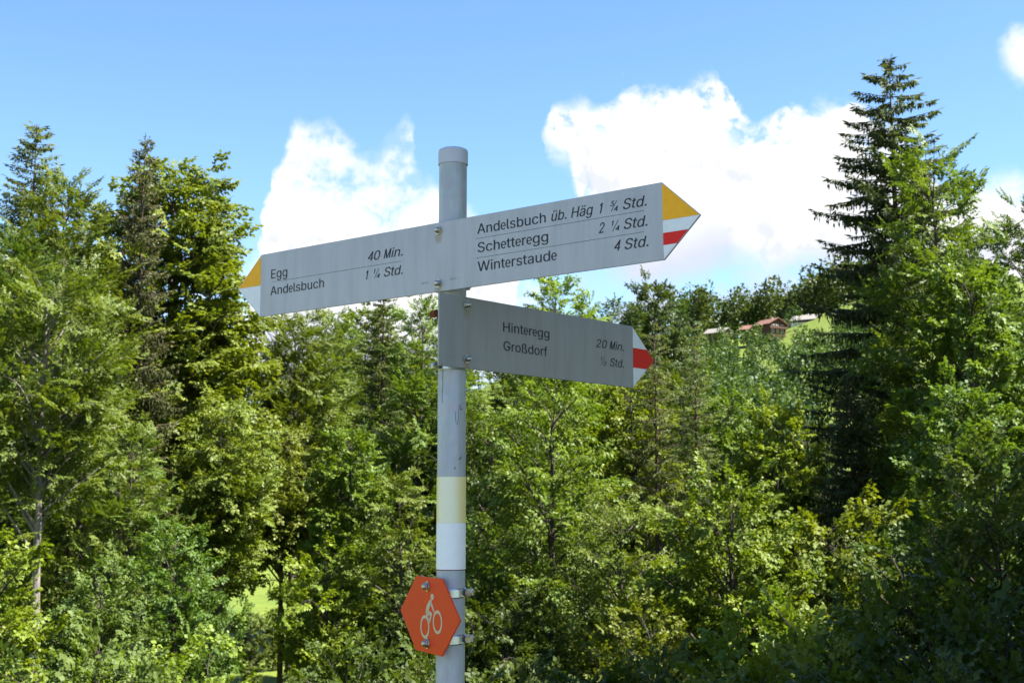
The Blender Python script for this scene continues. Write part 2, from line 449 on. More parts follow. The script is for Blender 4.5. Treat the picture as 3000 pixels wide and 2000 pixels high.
# plain grotesque letter shapes: advance, outline points, triangles
GLYPH = {
    '.': [188,[95,-4,78,-1,63,9,53,24,50,41,53,59,63,73,78,83,95,87,113,83,128,73,138,59,141,41,138,24,128,9,113,-1],[7,9,8,6,9,7,6,10,9,5,10,6,5,11,10,4,11,5,4,12,11,3,12,4,3,13,12,2,13,3,2,14,13,1,14,2,1,15,14,0,15,1]],
    '0': [453,[227,-7,174,1,130,24,95,62,69,113,53,178,48,254,53,330,69,395,95,447,130,484,174,508,227,516,279,508,323,484,358,447,384,395,400,330,405,254,400,178,384,113,359,62,323,24,279,1,227,50,261,56,290,74,313,103,330,144,340,194,344,254,340,314,330,365,313,405,290,435,261,453,227,460,192,453,163,435,140,405,123,365,113,314,109,254,113,194,123,144,140,103,163,74,192,56],[11,13,12,10,13,11,10,14,13,9,14,10,9,36,14,36,15,14,9,37,36,35,15,36,9,38,37,34,15,35,8,38,9,34,16,15,8,39,38,33,16,34,8,40,39,32,16,33,7,40,8,32,17,16,7,41,40,31,17,32,6,41,7,31,18,17,6,42,41,30,18,31,5,42,6,5,43,42,29,18,30,29,19,18,5,44,43,28,19,29,4,44,5,28,20,19,4,45,44,27,20,28,3,45,4,27,21,20,3,46,45,26,21,27,3,47,46,25,21,26,2,47,3,25,22,21,2,24,47,24,22,25,2,22,24,1,22,2,1,23,22,1,0,23]],
    '1': [235,[120,0,178,0,178,509,120,509,50,415,120,440,178,509,135,509,50,415,50,362,120,392,120,440],[0,1,2,0,2,3,4,5,6,4,6,7,8,9,10,8,10,11]],
    '2': [453,[64,0,64,47,234,229,261,257,282,282,299,305,311,327,318,348,320,371,317,397,308,419,293,436,273,449,250,457,224,460,196,457,172,447,153,433,139,413,130,390,127,362,66,362,71,405,86,442,111,473,143,496,182,511,225,516,268,511,306,497,337,474,361,445,376,411,381,372,378,345,371,318,357,290,336,259,306,223,267,180,153,60,153,57,389,57,389,0],[26,28,27,26,29,28,25,29,26,25,30,29,24,30,25,24,31,30,23,15,24,15,14,24,14,13,24,13,31,24,12,31,13,23,16,15,11,31,12,23,17,16,11,32,31,22,17,23,10,32,11,22,18,17,9,32,10,22,19,18,9,33,32,21,19,22,8,33,9,21,20,19,8,34,33,7,34,8,6,34,7,6,35,34,5,35,6,5,36,35,4,36,5,4,37,36,3,37,4,3,38,37,2,38,3,1,38,2,1,39,38,1,40,39,1,41,40,1,42,41,1,43,42,0,43,1]],
    '4': [318,[196,0,252,0,252,509,196,509,14,112,300,112,300,162,14,162,14,162,76,162,252,440,252,509,14,162,252,509,220,509,14,190],[0,1,2,0,2,3,4,5,6,4,6,7,8,9,10,8,10,11,12,13,14,12,14,15]],
    '6': [453,[226,-7,182,-1,142,15,109,40,84,74,69,115,64,162,68,199,80,239,102,285,137,340,252,509,322,509,151,261,145,261,154,275,165,288,179,299,196,307,214,312,235,314,278,309,316,295,346,271,370,240,384,201,389,157,384,112,368,73,343,39,310,14,271,-2,226,48,254,52,279,63,299,79,314,101,324,128,327,157,324,187,314,213,299,235,279,251,254,262,226,265,198,262,174,252,153,235,138,214,128,188,125,158,128,128,138,102,153,79,174,63,198,52],[10,12,11,10,16,12,16,13,12,9,16,10,19,21,20,18,21,19,18,22,21,17,22,18,16,22,17,16,23,22,9,15,16,13,44,16,44,23,16,8,15,9,8,14,15,44,43,23,43,24,23,13,45,44,13,46,45,42,24,43,8,13,14,8,46,13,8,47,46,41,24,42,41,25,24,7,47,8,7,48,47,40,25,41,7,49,48,39,25,40,39,26,25,6,49,7,6,50,49,38,26,39,5,50,6,5,51,50,37,26,38,37,27,26,5,52,51,36,27,37,4,52,5,36,28,27,4,53,52,35,28,36,4,54,53,34,28,35,3,54,4,34,29,28,3,55,54,33,29,34,3,32,55,32,29,33,3,29,32,2,29,3,2,30,29,1,30,2,1,31,30,0,31,1]],
    '7': [453,[97,0,323,448,323,452,62,452,62,509,391,509,391,449,165,0],[3,5,4,3,2,5,2,6,5,1,6,2,1,7,6,0,7,1]],
    '8': [453,[226,-7,178,-2,136,11,101,33,74,62,57,96,52,135,55,166,65,195,81,220,101,241,125,256,153,265,153,267,119,282,93,308,76,342,70,380,75,417,90,450,114,477,146,498,184,511,226,516,269,511,306,498,337,477,361,450,377,417,382,380,376,342,359,308,333,282,300,267,300,265,327,256,351,241,372,220,387,195,397,166,401,135,395,96,378,62,352,33,317,11,275,-2,226,49,258,52,285,60,307,74,323,91,333,113,337,139,333,165,322,189,305,208,283,223,256,232,226,235,196,232,169,223,147,208,130,189,119,165,115,139,119,113,129,91,145,74,167,60,195,52,226,290,252,292,274,300,293,313,307,330,316,351,319,376,316,399,308,420,294,437,275,449,252,457,226,460,200,457,177,449,159,437,145,420,136,399,133,376,136,351,145,330,159,313,178,300,201,292],[22,24,23,21,24,22,21,25,24,20,25,21,20,26,25,19,26,20,19,82,26,82,27,26,19,83,82,81,27,82,19,84,83,80,27,81,18,84,19,80,28,27,18,85,84,79,28,80,18,86,85,78,28,79,18,87,86,77,28,78,17,87,18,77,29,28,17,88,87,76,29,77,16,88,17,76,30,29,16,89,88,75,30,76,16,90,89,74,30,75,74,31,30,15,90,16,15,91,90,73,31,74,15,92,91,72,31,73,72,32,31,14,92,15,14,93,92,71,32,72,14,70,93,70,32,71,14,32,70,14,33,32,13,33,14,12,33,13,12,34,33,11,34,12,11,35,34,10,35,11,10,36,35,9,58,10,58,36,10,58,37,36,9,59,58,57,37,58,9,60,59,56,37,57,9,61,60,55,37,56,8,61,9,55,38,37,8,62,61,54,38,55,7,62,8,54,39,38,7,63,62,53,39,54,6,63,7,53,40,39,6,64,63,52,40,53,6,65,64,51,40,52,5,65,6,51,41,40,5,66,65,50,41,51,4,66,5,50,42,41,4,67,66,49,42,50,4,68,67,48,42,49,3,68,4,48,43,42,3,69,68,47,43,48,3,46,69,46,43,47,3,43,46,2,43,3,2,44,43,1,44,2,1,45,44,0,45,1]],
    'A': [480,[16,0,201,509,276,509,463,0,395,0,287,302,276,334,264,372,250,420,232,478,245,478,228,419,213,371,201,333,191,302,85,0,110,142,110,199,370,199,370,142],[0,9,1,9,2,1,9,10,2,10,3,2,0,17,9,17,11,9,11,8,9,11,8,10,8,18,10,18,3,10,7,18,8,17,12,11,6,18,7,17,13,12,5,18,6,17,14,13,17,16,14,16,15,14,4,19,5,19,18,5,0,16,17,16,18,17,16,19,18,19,3,18,0,15,16,4,3,19]],
    'E': [419,[60,0,60,509,372,509,372,452,125,452,125,286,355,286,355,229,125,229,125,57,375,57,375,0],[0,4,1,4,2,1,4,3,2,0,5,4,0,8,5,8,6,5,8,7,6,0,9,8,0,10,9,0,11,10]],
    'G': [520,[269,-7,205,1,149,25,104,64,69,116,47,179,40,254,47,329,69,393,103,445,149,484,203,508,265,516,304,513,340,504,374,489,403,469,429,445,449,416,465,384,474,349,408,349,399,372,387,393,373,411,356,427,337,439,315,448,291,454,265,456,222,450,183,432,150,404,125,364,109,314,103,254,109,194,125,145,151,105,184,76,224,59,269,53,309,57,345,71,374,93,396,123,410,160,415,202,434,199,283,199,283,256,478,256,478,200,471,141,451,91,419,50,377,19,326,0],[11,13,12,11,14,13,10,14,11,10,15,14,10,16,15,9,16,10,9,29,16,29,17,16,9,30,29,28,17,29,27,17,28,9,31,30,26,17,27,8,31,9,26,18,17,25,18,26,8,32,31,24,18,25,24,19,18,23,19,24,8,33,32,7,33,8,22,19,23,22,20,19,21,20,22,7,34,33,6,34,7,6,35,34,49,51,50,49,47,51,47,52,51,5,35,6,5,36,35,49,46,47,48,52,47,48,53,52,46,48,49,46,53,48,5,37,36,4,37,5,45,53,46,4,38,37,45,54,53,44,54,45,3,38,4,3,39,38,43,54,44,43,55,54,3,40,39,42,55,43,2,40,3,2,41,40,41,55,42,2,55,41,2,56,55,1,56,2,1,57,56,0,57,1]],
    'H': [517,[60,0,60,509,125,509,125,289,392,289,392,509,457,509,457,0,392,0,392,232,125,232,125,0],[0,2,1,0,3,2,4,6,5,4,7,6,0,10,3,10,4,3,10,9,4,9,7,4,0,11,10,8,7,9]],
    'M': [450,[45,0,98,0,98,509,45,509,352,0,405,0,405,509,352,509,45,509,110,509,252,0,198,0,340,509,405,509,252,0,198,0],[0,1,2,0,2,3,4,5,6,4,6,7,8,9,10,8,10,11,12,13,14,12,14,15]],
    'S': [447,[224,-9,172,-4,128,9,91,31,64,60,46,96,38,137,104,137,110,110,123,88,142,71,166,59,194,52,224,49,257,52,286,60,311,74,329,92,341,114,346,139,342,161,332,179,316,193,296,205,272,214,245,222,184,239,128,260,86,289,60,326,52,372,58,413,75,448,102,476,138,498,180,511,227,516,275,511,316,498,351,476,377,449,394,415,401,378,337,378,326,412,302,437,267,453,225,459,194,456,167,448,145,435,129,418,118,398,115,376,119,352,131,334,148,319,169,308,191,300,212,293,264,279,287,272,312,264,336,252,359,238,379,220,395,198,405,171,408,139,403,99,386,64,360,34,323,11,278,-4],[35,37,36,34,37,35,34,38,37,33,38,34,33,39,38,33,40,39,32,47,33,47,40,33,32,48,47,46,40,47,32,49,48,45,40,46,45,41,40,31,49,32,31,50,49,44,41,45,31,51,50,31,52,51,44,42,41,30,52,31,43,42,44,30,53,52,30,54,53,29,54,30,29,55,54,29,56,55,28,56,29,28,57,56,28,58,57,28,59,58,28,60,59,27,60,28,27,61,60,27,62,61,27,63,62,26,63,27,26,64,63,25,64,26,25,65,64,24,65,25,24,66,65,23,66,24,22,66,23,22,67,66,21,67,22,20,67,21,20,68,67,19,68,20,18,68,19,18,69,68,5,7,6,5,8,7,17,69,18,5,9,8,17,70,69,4,9,5,16,70,17,4,10,9,15,70,16,4,11,10,15,71,70,14,71,15,3,11,4,3,12,11,13,71,14,3,13,12,3,71,13,3,72,71,2,72,3,2,73,72,1,73,2,1,0,73]],
    'W': [686,[155,0,16,509,82,509,163,196,170,171,175,145,181,120,187,94,192,67,197,40,189,40,194,67,200,94,205,120,211,145,218,171,224,196,306,509,380,509,462,196,468,171,474,145,480,120,486,94,492,67,497,40,488,40,493,67,499,94,504,120,510,145,517,171,523,196,603,509,670,509,530,0,455,0,368,323,359,356,351,391,344,431,336,475,350,475,342,433,335,395,327,359,318,323,230,0],[0,2,1,0,3,2,16,41,17,41,18,17,41,42,18,42,19,18,32,34,33,32,35,34,16,43,41,43,40,41,43,40,42,40,19,42,16,44,43,39,19,40,16,45,44,38,19,39,16,46,45,37,19,38,16,47,46,36,19,37,0,4,3,15,47,16,36,20,19,31,35,32,0,5,4,14,47,15,36,21,20,30,35,31,0,6,5,13,47,14,36,22,21,29,35,30,0,7,6,12,47,13,36,23,22,28,35,29,0,8,7,11,47,12,36,24,23,27,35,28,0,10,8,10,9,8,10,47,11,36,26,24,26,25,24,26,35,27,0,47,10,36,35,26]],
    'a': [389,[160,-9,126,-5,94,5,68,22,48,45,35,73,30,108,34,138,43,161,58,179,78,193,100,203,125,211,152,216,178,220,209,224,234,227,252,230,265,235,273,243,276,255,276,257,273,279,267,297,256,311,240,322,220,329,196,331,171,329,149,322,132,313,118,301,107,288,100,274,41,291,57,322,79,346,104,364,133,375,163,382,194,384,215,383,239,379,263,372,286,360,306,343,322,320,333,290,337,251,337,0,277,0,277,52,272,52,264,38,252,25,236,12,215,1,190,-6,170,45,202,49,228,59,248,74,263,93,272,115,276,138,276,190,270,186,259,182,246,179,231,176,216,173,200,171,186,169,175,168,154,164,134,159,117,150,103,139,95,124,92,105,94,87,102,72,114,61,130,52,149,47],[39,41,40,39,42,41,38,42,39,38,43,42,37,43,38,37,44,43,36,44,37,36,45,44,35,45,36,35,27,45,27,46,45,35,28,27,26,46,27,35,29,28,25,46,26,35,30,29,34,30,35,24,46,25,24,47,46,34,31,30,23,47,24,34,32,31,22,47,23,33,32,34,22,48,47,21,48,22,20,48,21,19,48,20,19,49,48,18,49,19,17,65,18,65,49,18,16,65,17,15,65,16,14,65,15,13,65,14,12,65,13,11,65,12,10,65,11,9,65,10,9,66,65,64,49,65,9,67,66,9,68,67,8,68,9,8,69,68,8,70,69,8,71,70,8,72,71,8,73,72,8,74,73,8,75,74,7,75,8,7,76,75,7,77,76,7,78,77,63,49,64,6,78,7,6,79,78,62,49,63,5,79,6,5,80,79,61,51,62,51,49,62,5,81,80,60,51,61,4,81,5,4,82,81,4,83,82,59,52,60,52,51,60,4,84,83,59,53,52,50,49,51,58,53,59,4,58,84,4,53,58,3,53,4,3,54,53,3,55,54,2,55,3,2,56,55,1,56,2,1,57,56,0,57,1]],
    'b': [424,[229,-8,198,-5,172,4,153,17,138,31,127,46,118,59,112,59,112,0,53,0,53,509,114,509,114,319,118,319,127,331,137,346,152,360,171,373,197,381,229,384,274,378,313,361,345,332,370,293,385,245,390,189,385,133,370,84,346,45,313,16,274,-2,220,47,253,51,279,66,301,88,316,117,325,151,328,189,325,227,316,261,301,290,280,311,253,325,220,330,188,325,161,312,140,291,125,263,116,229,113,189,116,150,125,115,140,86,162,65,188,51],[9,11,10,9,12,11,18,20,19,17,20,18,17,21,20,16,21,17,16,22,21,15,22,16,14,22,15,14,43,22,43,42,22,42,23,22,13,43,14,13,44,43,13,45,44,41,23,42,9,13,12,9,47,13,47,46,13,46,45,13,40,23,41,40,24,23,39,24,40,9,48,47,38,24,39,38,25,24,9,49,48,37,25,38,9,50,49,36,25,37,36,26,25,35,26,36,9,51,50,35,27,26,34,27,35,9,7,51,7,52,51,33,27,34,7,53,52,33,28,27,32,28,33,7,6,53,6,54,53,9,8,7,5,54,6,31,28,32,5,31,54,5,28,31,4,28,5,4,29,28,3,29,4,2,29,3,2,30,29,1,30,2,1,0,30]],
    'c': [396,[207,-8,159,-2,117,16,82,46,56,85,40,133,34,187,40,243,56,291,82,330,117,360,159,378,207,384,234,383,260,377,284,368,305,356,324,341,340,322,353,301,362,277,303,262,298,276,290,289,281,301,270,311,257,319,242,325,226,329,207,330,173,325,145,310,124,287,108,258,99,224,96,187,99,151,108,117,124,89,145,66,173,51,207,46,226,48,243,52,258,58,271,66,282,76,292,89,299,102,304,117,363,102,354,78,341,56,325,37,306,21,285,9,261,-1,235,-6],[11,13,12,11,14,13,10,14,11,10,15,14,10,16,15,9,16,10,9,17,16,9,29,17,29,18,17,8,30,9,30,29,9,28,18,29,27,18,28,8,31,30,26,18,27,26,19,18,25,19,26,24,19,25,8,32,31,23,19,24,23,20,19,7,32,8,22,20,23,7,33,32,22,21,20,7,34,33,6,34,7,6,35,34,5,35,6,5,36,35,5,37,36,4,37,5,4,38,37,48,50,49,48,51,50,47,51,48,46,51,47,4,39,38,3,39,4,46,52,51,45,52,46,44,52,45,3,40,39,43,52,44,43,53,52,42,53,43,3,41,40,41,53,42,3,53,41,2,53,3,2,54,53,2,55,54,1,55,2,1,56,55,1,57,56,0,57,1]],
    'd': [424,[195,-8,151,-2,111,16,79,45,55,84,39,133,34,189,39,245,55,293,79,332,112,361,151,378,196,384,228,381,253,373,272,360,287,346,298,331,306,319,311,319,311,509,372,509,372,0,313,0,313,59,307,59,298,46,287,31,272,17,252,4,227,-5,205,47,236,51,263,65,284,86,299,115,309,150,312,189,309,229,300,263,284,291,263,312,237,325,205,330,172,325,145,311,124,290,108,261,99,227,96,189,99,151,109,117,124,88,145,66,172,51],[19,21,20,19,22,21,11,13,12,11,14,13,10,14,11,10,15,14,9,15,10,9,16,15,9,17,16,8,44,9,44,43,9,43,17,9,43,18,17,42,18,43,41,18,42,8,45,44,41,19,18,41,40,19,40,39,19,39,22,19,8,46,45,7,46,8,7,47,46,38,22,39,7,48,47,6,48,7,37,22,38,6,49,48,6,50,49,36,22,37,5,50,6,5,51,50,35,22,36,4,51,5,4,52,51,34,24,35,24,22,35,4,53,52,33,24,34,3,53,4,3,54,53,32,25,33,25,24,33,32,26,25,23,22,24,3,31,54,31,26,32,3,26,31,3,27,26,2,27,3,2,28,27,2,29,28,1,29,2,1,30,29,0,30,1]],
    'e': [304,[288,193,282,241,235,227,238,191,282,241,269,285,226,260,235,227,269,285,248,323,213,288,226,260,248,323,221,353,196,310,213,288,221,353,190,372,176,324,196,310,190,372,156,380,155,330,176,324,156,380,122,375,133,327,155,330,122,375,90,359,113,314,133,327,90,359,62,332,95,294,113,314,62,332,40,296,81,267,95,294,40,296,24,252,71,235,81,267,24,252,17,205,66,200,71,235,17,205,18,157,67,164,66,200,18,157,27,110,73,130,67,164,27,110,44,68,84,98,73,130,44,68,68,34,99,73,84,98,68,34,97,9,117,54,99,73,97,9,130,-5,138,44,117,54,130,-5,164,-7,159,43,138,44,164,-7,197,3,180,50,159,43,197,3,227,24,200,66,180,50,227,24,253,56,216,90,200,66,18,164,288,164,288,212,18,212],[0,1,2,0,2,3,4,5,6,4,6,7,8,9,10,8,10,11,12,13,14,12,14,15,16,17,18,16,18,19,20,21,22,20,22,23,24,25,26,24,26,27,28,29,30,28,30,31,32,33,34,32,34,35,36,37,38,36,38,39,40,41,42,40,42,43,44,45,46,44,46,47,48,49,50,48,50,51,52,53,54,52,54,55,56,57,58,56,58,59,60,61,62,60,62,63,64,65,66,64,66,67,68,69,70,68,70,71,72,73,74,72,74,75,76,77,78,76,78,79,80,81,82,80,82,83,84,85,86,84,86,87,88,89,90,88,90,91]],
    'f': [254,[228,379,228,327,6,327,6,379,81,0,81,432,84,461,96,486,113,505,135,519,161,527,187,530,207,529,222,527,234,524,243,521,227,468,222,470,215,472,206,473,195,474,171,470,154,460,145,443,142,419,142,0],[10,12,11,10,13,12,9,13,10,9,14,13,9,15,14,9,16,15,8,17,9,17,16,9,7,19,8,19,18,8,18,17,8,6,20,7,20,19,7,6,21,20,6,22,21,5,22,6,5,23,22,5,24,23,4,24,5,4,25,24,2,0,3,2,1,0]],
    'g': [425,[207,-151,168,-148,134,-140,105,-127,82,-110,64,-91,51,-69,101,-41,110,-53,122,-66,136,-78,154,-88,178,-95,207,-97,249,-92,282,-75,304,-47,311,-6,311,68,306,68,298,56,287,41,272,28,252,16,227,8,195,5,152,10,113,27,80,53,55,90,39,136,34,191,39,246,55,293,80,332,112,361,152,378,196,384,228,382,253,373,273,360,288,346,299,331,308,319,313,319,313,379,372,379,372,-9,367,-54,350,-90,324,-117,291,-136,251,-147,205,59,237,63,264,75,285,95,300,121,309,154,312,193,309,231,300,264,285,291,264,312,237,325,205,330,172,325,145,312,124,290,109,262,99,229,96,193,99,155,109,123,124,96,145,76,172,63],[36,38,37,36,39,38,44,46,45,44,47,46,35,39,36,35,40,39,34,40,35,34,41,40,34,42,41,33,66,34,66,65,34,65,42,34,65,43,42,64,43,65,63,43,64,33,67,66,63,44,43,63,62,44,62,61,44,61,60,44,60,47,44,33,68,67,32,68,33,32,69,68,32,70,69,31,70,32,59,47,60,31,71,70,31,72,71,58,47,59,30,72,31,30,73,72,57,47,58,29,73,30,29,74,73,56,18,57,18,47,57,29,75,74,55,18,56,28,75,29,28,76,75,54,19,55,19,18,55,54,20,19,17,47,18,28,53,76,53,20,54,28,20,53,28,21,20,27,21,28,27,22,21,27,23,22,26,23,27,26,24,23,25,24,26,16,47,17,16,48,47,6,8,7,15,48,16,6,9,8,15,49,48,6,10,9,5,10,6,14,49,15,5,11,10,5,12,11,14,50,49,4,12,5,13,50,14,4,13,12,4,50,13,3,50,4,3,51,50,2,51,3,2,52,51,1,52,2,1,0,52]],
    'h': [410,[114,227,114,0,53,0,53,509,114,509,114,287,102,287,124,332,152,362,187,379,227,384,264,380,295,369,321,349,341,321,353,285,357,240,357,0,296,0,296,235,290,275,273,304,246,323,210,329,184,326,161,317,141,303,126,283,117,257],[2,4,3,2,6,4,6,5,4,9,11,10,9,12,11,8,12,9,8,13,12,7,13,8,7,23,13,23,14,13,6,25,7,25,24,7,24,23,7,22,14,23,21,14,22,21,15,14,6,26,25,20,15,21,6,27,26,2,28,6,28,27,6,20,16,15,19,16,20,2,0,28,19,17,16,18,17,19,2,1,0]],
    'i': [167,[84,443,67,446,54,455,44,468,41,483,44,499,54,512,67,521,84,524,100,521,114,512,123,499,126,483,123,468,114,455,100,446,53,0,53,379,114,379,114,0],[16,18,17,16,19,18,7,9,8,6,9,7,6,10,9,5,10,6,5,11,10,4,11,5,4,12,11,3,12,4,3,13,12,2,13,3,2,14,13,1,14,2,1,15,14,0,15,1]],
    'l': [189,[139,-2,101,3,74,20,58,47,53,84,53,509,114,509,114,99,115,77,120,62,130,54,146,52,154,52,160,53,165,53,170,54,181,3,172,1,162,-1,151,-2],[4,6,5,4,7,6,4,8,7,3,8,4,3,9,8,3,10,9,3,11,10,14,16,15,13,16,14,12,16,13,11,16,12,3,16,11,2,16,3,1,16,2,0,16,1,0,17,16,0,18,17,0,19,18]],
    'n': [410,[114,227,114,0,53,0,53,379,112,379,112,287,102,287,124,332,152,362,187,379,227,384,264,380,295,369,321,349,341,321,353,285,357,240,357,0,296,0,296,235,290,275,273,304,246,323,210,329,184,326,161,317,141,303,126,283,117,257],[9,11,10,9,12,11,2,4,3,2,6,4,6,5,4,8,12,9,8,13,12,7,13,8,7,23,13,23,14,13,6,25,7,25,24,7,24,23,7,22,14,23,21,14,22,21,15,14,6,26,25,20,15,21,6,27,26,2,28,6,28,27,6,20,16,15,19,16,20,2,0,28,19,17,16,18,17,19,2,1,0]],
    'o': [415,[207,-8,159,-2,117,16,82,46,56,85,40,133,34,187,40,243,56,291,82,330,117,360,159,378,207,384,256,378,299,360,333,330,359,291,376,243,381,187,376,133,359,85,333,46,299,16,256,-2,207,46,242,51,270,66,292,89,307,117,316,151,319,187,316,224,307,258,292,287,270,310,242,325,207,330,173,325,145,310,124,287,108,258,99,224,96,187,99,151,108,117,124,89,145,66,173,51],[11,13,12,10,13,11,10,14,13,9,14,10,9,15,14,8,37,9,37,36,9,36,15,9,36,35,15,35,16,15,8,38,37,34,16,35,8,39,38,33,16,34,7,39,8,33,17,16,7,40,39,32,17,33,7,41,40,31,17,32,6,41,7,31,18,17,6,42,41,30,18,31,5,42,6,5,43,42,29,18,30,29,19,18,5,44,43,28,19,29,28,20,19,4,44,5,4,45,44,27,20,28,4,46,45,26,20,27,3,46,4,26,21,20,3,47,46,25,21,26,3,24,47,24,21,25,3,21,24,2,21,3,2,22,21,1,22,2,1,23,22,0,23,1]],
    'r': [259,[53,0,53,379,112,379,112,321,115,321,130,347,152,367,181,380,213,385,221,385,229,384,237,384,243,384,243,322,239,323,230,324,219,325,207,326,182,323,159,315,140,301,126,284,117,262,114,237,114,0],[7,9,8,7,10,9,7,11,10,7,12,11,7,13,12,6,13,7,0,2,1,0,3,2,5,13,6,4,17,5,17,16,5,16,15,5,15,14,5,14,13,5,4,18,17,4,19,18,0,4,3,0,22,4,22,21,4,21,20,4,20,19,4,0,23,22,0,24,23]],
    's': [365,[182,-8,145,-5,112,3,84,18,62,38,45,63,36,94,94,107,105,79,124,60,150,49,181,45,217,50,244,62,262,81,268,103,265,121,254,136,237,147,212,155,149,170,104,186,72,208,53,237,47,274,51,305,65,332,87,354,115,370,149,381,187,384,223,381,254,372,279,358,299,339,314,316,324,290,268,277,258,298,243,316,219,328,187,333,156,329,131,317,114,299,109,277,112,258,124,243,144,232,172,223,229,209,275,194,306,171,325,142,331,107,326,75,312,47,290,24,260,6,223,-5],[29,31,30,29,32,31,28,32,29,28,33,32,27,33,28,27,34,33,26,34,27,26,41,34,41,35,34,26,42,41,40,35,41,25,42,26,25,43,42,39,35,40,25,44,43,39,36,35,38,36,39,24,44,25,24,45,44,37,36,38,24,46,45,23,46,24,23,47,46,23,48,47,22,48,23,22,49,48,22,50,49,22,51,50,21,51,22,21,52,51,20,52,21,20,53,52,19,53,20,18,53,19,17,53,18,17,54,53,16,54,17,15,54,16,6,8,7,15,55,54,14,55,15,5,8,6,13,55,14,5,9,8,13,56,55,4,9,5,12,56,13,4,10,9,11,56,12,4,11,10,11,57,56,4,57,11,3,57,4,3,58,57,2,58,3,2,59,58,1,59,2,1,0,59]],
    't': [227,[204,379,204,327,6,327,6,379,65,471,126,471,126,98,128,76,136,61,150,53,170,50,177,50,185,51,194,52,202,54,213,2,203,-1,192,-3,180,-4,168,-4,125,2,92,21,72,52,65,93],[23,5,4,23,6,5,2,0,3,2,1,0,23,7,6,22,7,23,22,8,7,22,9,8,13,15,14,22,10,9,12,15,13,21,10,22,11,15,12,10,15,11,21,15,10,20,15,21,19,15,20,19,16,15,19,17,16,19,18,17]],
    'u': [410,[182,-5,146,-1,115,11,89,31,69,59,57,95,53,139,53,379,114,379,114,144,119,105,137,75,164,56,200,50,226,53,249,62,268,77,283,97,293,122,296,153,296,379,357,379,357,0,298,0,298,92,307,92,286,47,257,17,222,0],[6,8,7,6,9,8,19,21,20,19,22,21,18,22,19,6,10,9,5,10,6,17,25,18,25,22,18,5,11,10,16,24,17,24,25,17,4,11,5,16,26,24,26,23,24,26,22,25,15,26,16,4,12,11,14,26,15,3,12,4,3,13,12,13,26,14,3,26,13,3,27,26,23,22,26,2,27,3,2,28,27,1,28,2,1,0,28]],
    '¼': [440,[45,258,76,258,76,512,45,512,9,466,45,478,76,512,53,512,9,466,9,439,45,454,45,478,59,258,90,258,90,512,59,512,23,466,59,478,90,512,67,512,23,466,23,439,59,454,59,478,112,0,146,0,330,509,296,509,370,-6,403,-6,403,238,370,238,260,48,432,48,432,72,260,72,260,72,298,72,403,205,403,238,260,72,403,238,384,238,260,85,390,-6,423,-6,423,238,390,238,280,48,452,48,452,72,280,72,280,72,318,72,423,205,423,238,280,72,423,238,404,238,280,85],[0,1,2,0,2,3,4,5,6,4,6,7,8,9,10,8,10,11,12,13,14,12,14,15,16,17,18,16,18,19,20,21,22,20,22,23,24,25,26,24,26,27,28,29,30,28,30,31,32,33,34,32,34,35,36,37,38,36,38,39,40,41,42,40,42,43,44,45,46,44,46,47,48,49,50,48,50,51,52,53,54,52,54,55,56,57,58,56,58,59]],
    '½': [440,[45,258,76,258,76,512,45,512,9,466,45,478,76,512,53,512,9,466,9,439,45,454,45,478,59,258,90,258,90,512,59,512,23,466,59,478,90,512,67,512,23,466,23,439,59,454,59,478,112,0,146,0,330,509,296,509,290,-6,290,17,392,104,409,117,421,129,431,140,439,151,443,161,444,172,442,185,437,195,428,203,416,210,402,213,386,215,370,213,355,209,344,202,335,192,330,181,328,168,292,168,295,188,304,206,319,221,338,232,361,239,387,242,413,239,436,233,454,222,469,208,478,191,481,173,479,160,475,147,466,133,454,118,436,101,412,80,344,23,344,21,485,21,485,-6,310,-6,310,17,412,104,429,117,441,129,451,140,459,151,463,161,464,172,462,185,457,195,448,203,436,210,422,213,406,215,390,213,375,209,364,202,355,192,350,181,348,168,312,168,315,188,324,206,339,221,358,232,381,239,407,242,433,239,456,233,474,222,489,208,498,191,501,173,499,160,495,147,486,133,474,118,456,101,432,80,364,23,364,21,505,21,505,-6],[0,1,2,0,2,3,4,5,6,4,6,7,8,9,10,8,10,11,12,13,14,12,14,15,16,17,18,16,18,19,20,21,22,20,22,23,24,25,26,24,26,27,54,56,55,54,57,56,53,57,54,53,58,57,52,58,53,52,59,58,51,43,52,43,42,52,42,41,52,41,59,52,40,59,41,51,44,43,39,59,40,51,45,44,39,60,59,50,45,51,38,60,39,50,46,45,37,60,38,50,47,46,37,61,60,49,47,50,36,61,37,49,48,47,36,62,61,35,62,36,34,62,35,34,63,62,33,63,34,33,64,63,32,64,33,32,65,64,31,65,32,31,66,65,30,66,31,29,66,30,29,67,66,29,68,67,29,69,68,29,70,69,29,71,70,28,71,29,98,100,99,98,101,100,97,101,98,97,102,101,96,102,97,96,103,102,95,87,96,87,86,96,86,85,96,85,103,96,84,103,85,95,88,87,83,103,84,95,89,88,83,104,103,94,89,95,82,104,83,94,90,89,81,104,82,94,91,90,81,105,104,93,91,94,80,105,81,93,92,91,80,106,105,79,106,80,78,106,79,78,107,106,77,107,78,77,108,107,76,108,77,76,109,108,75,109,76,75,110,109,74,110,75,73,110,74,73,111,110,73,112,111,73,113,112,73,114,113,73,115,114,72,115,73]],
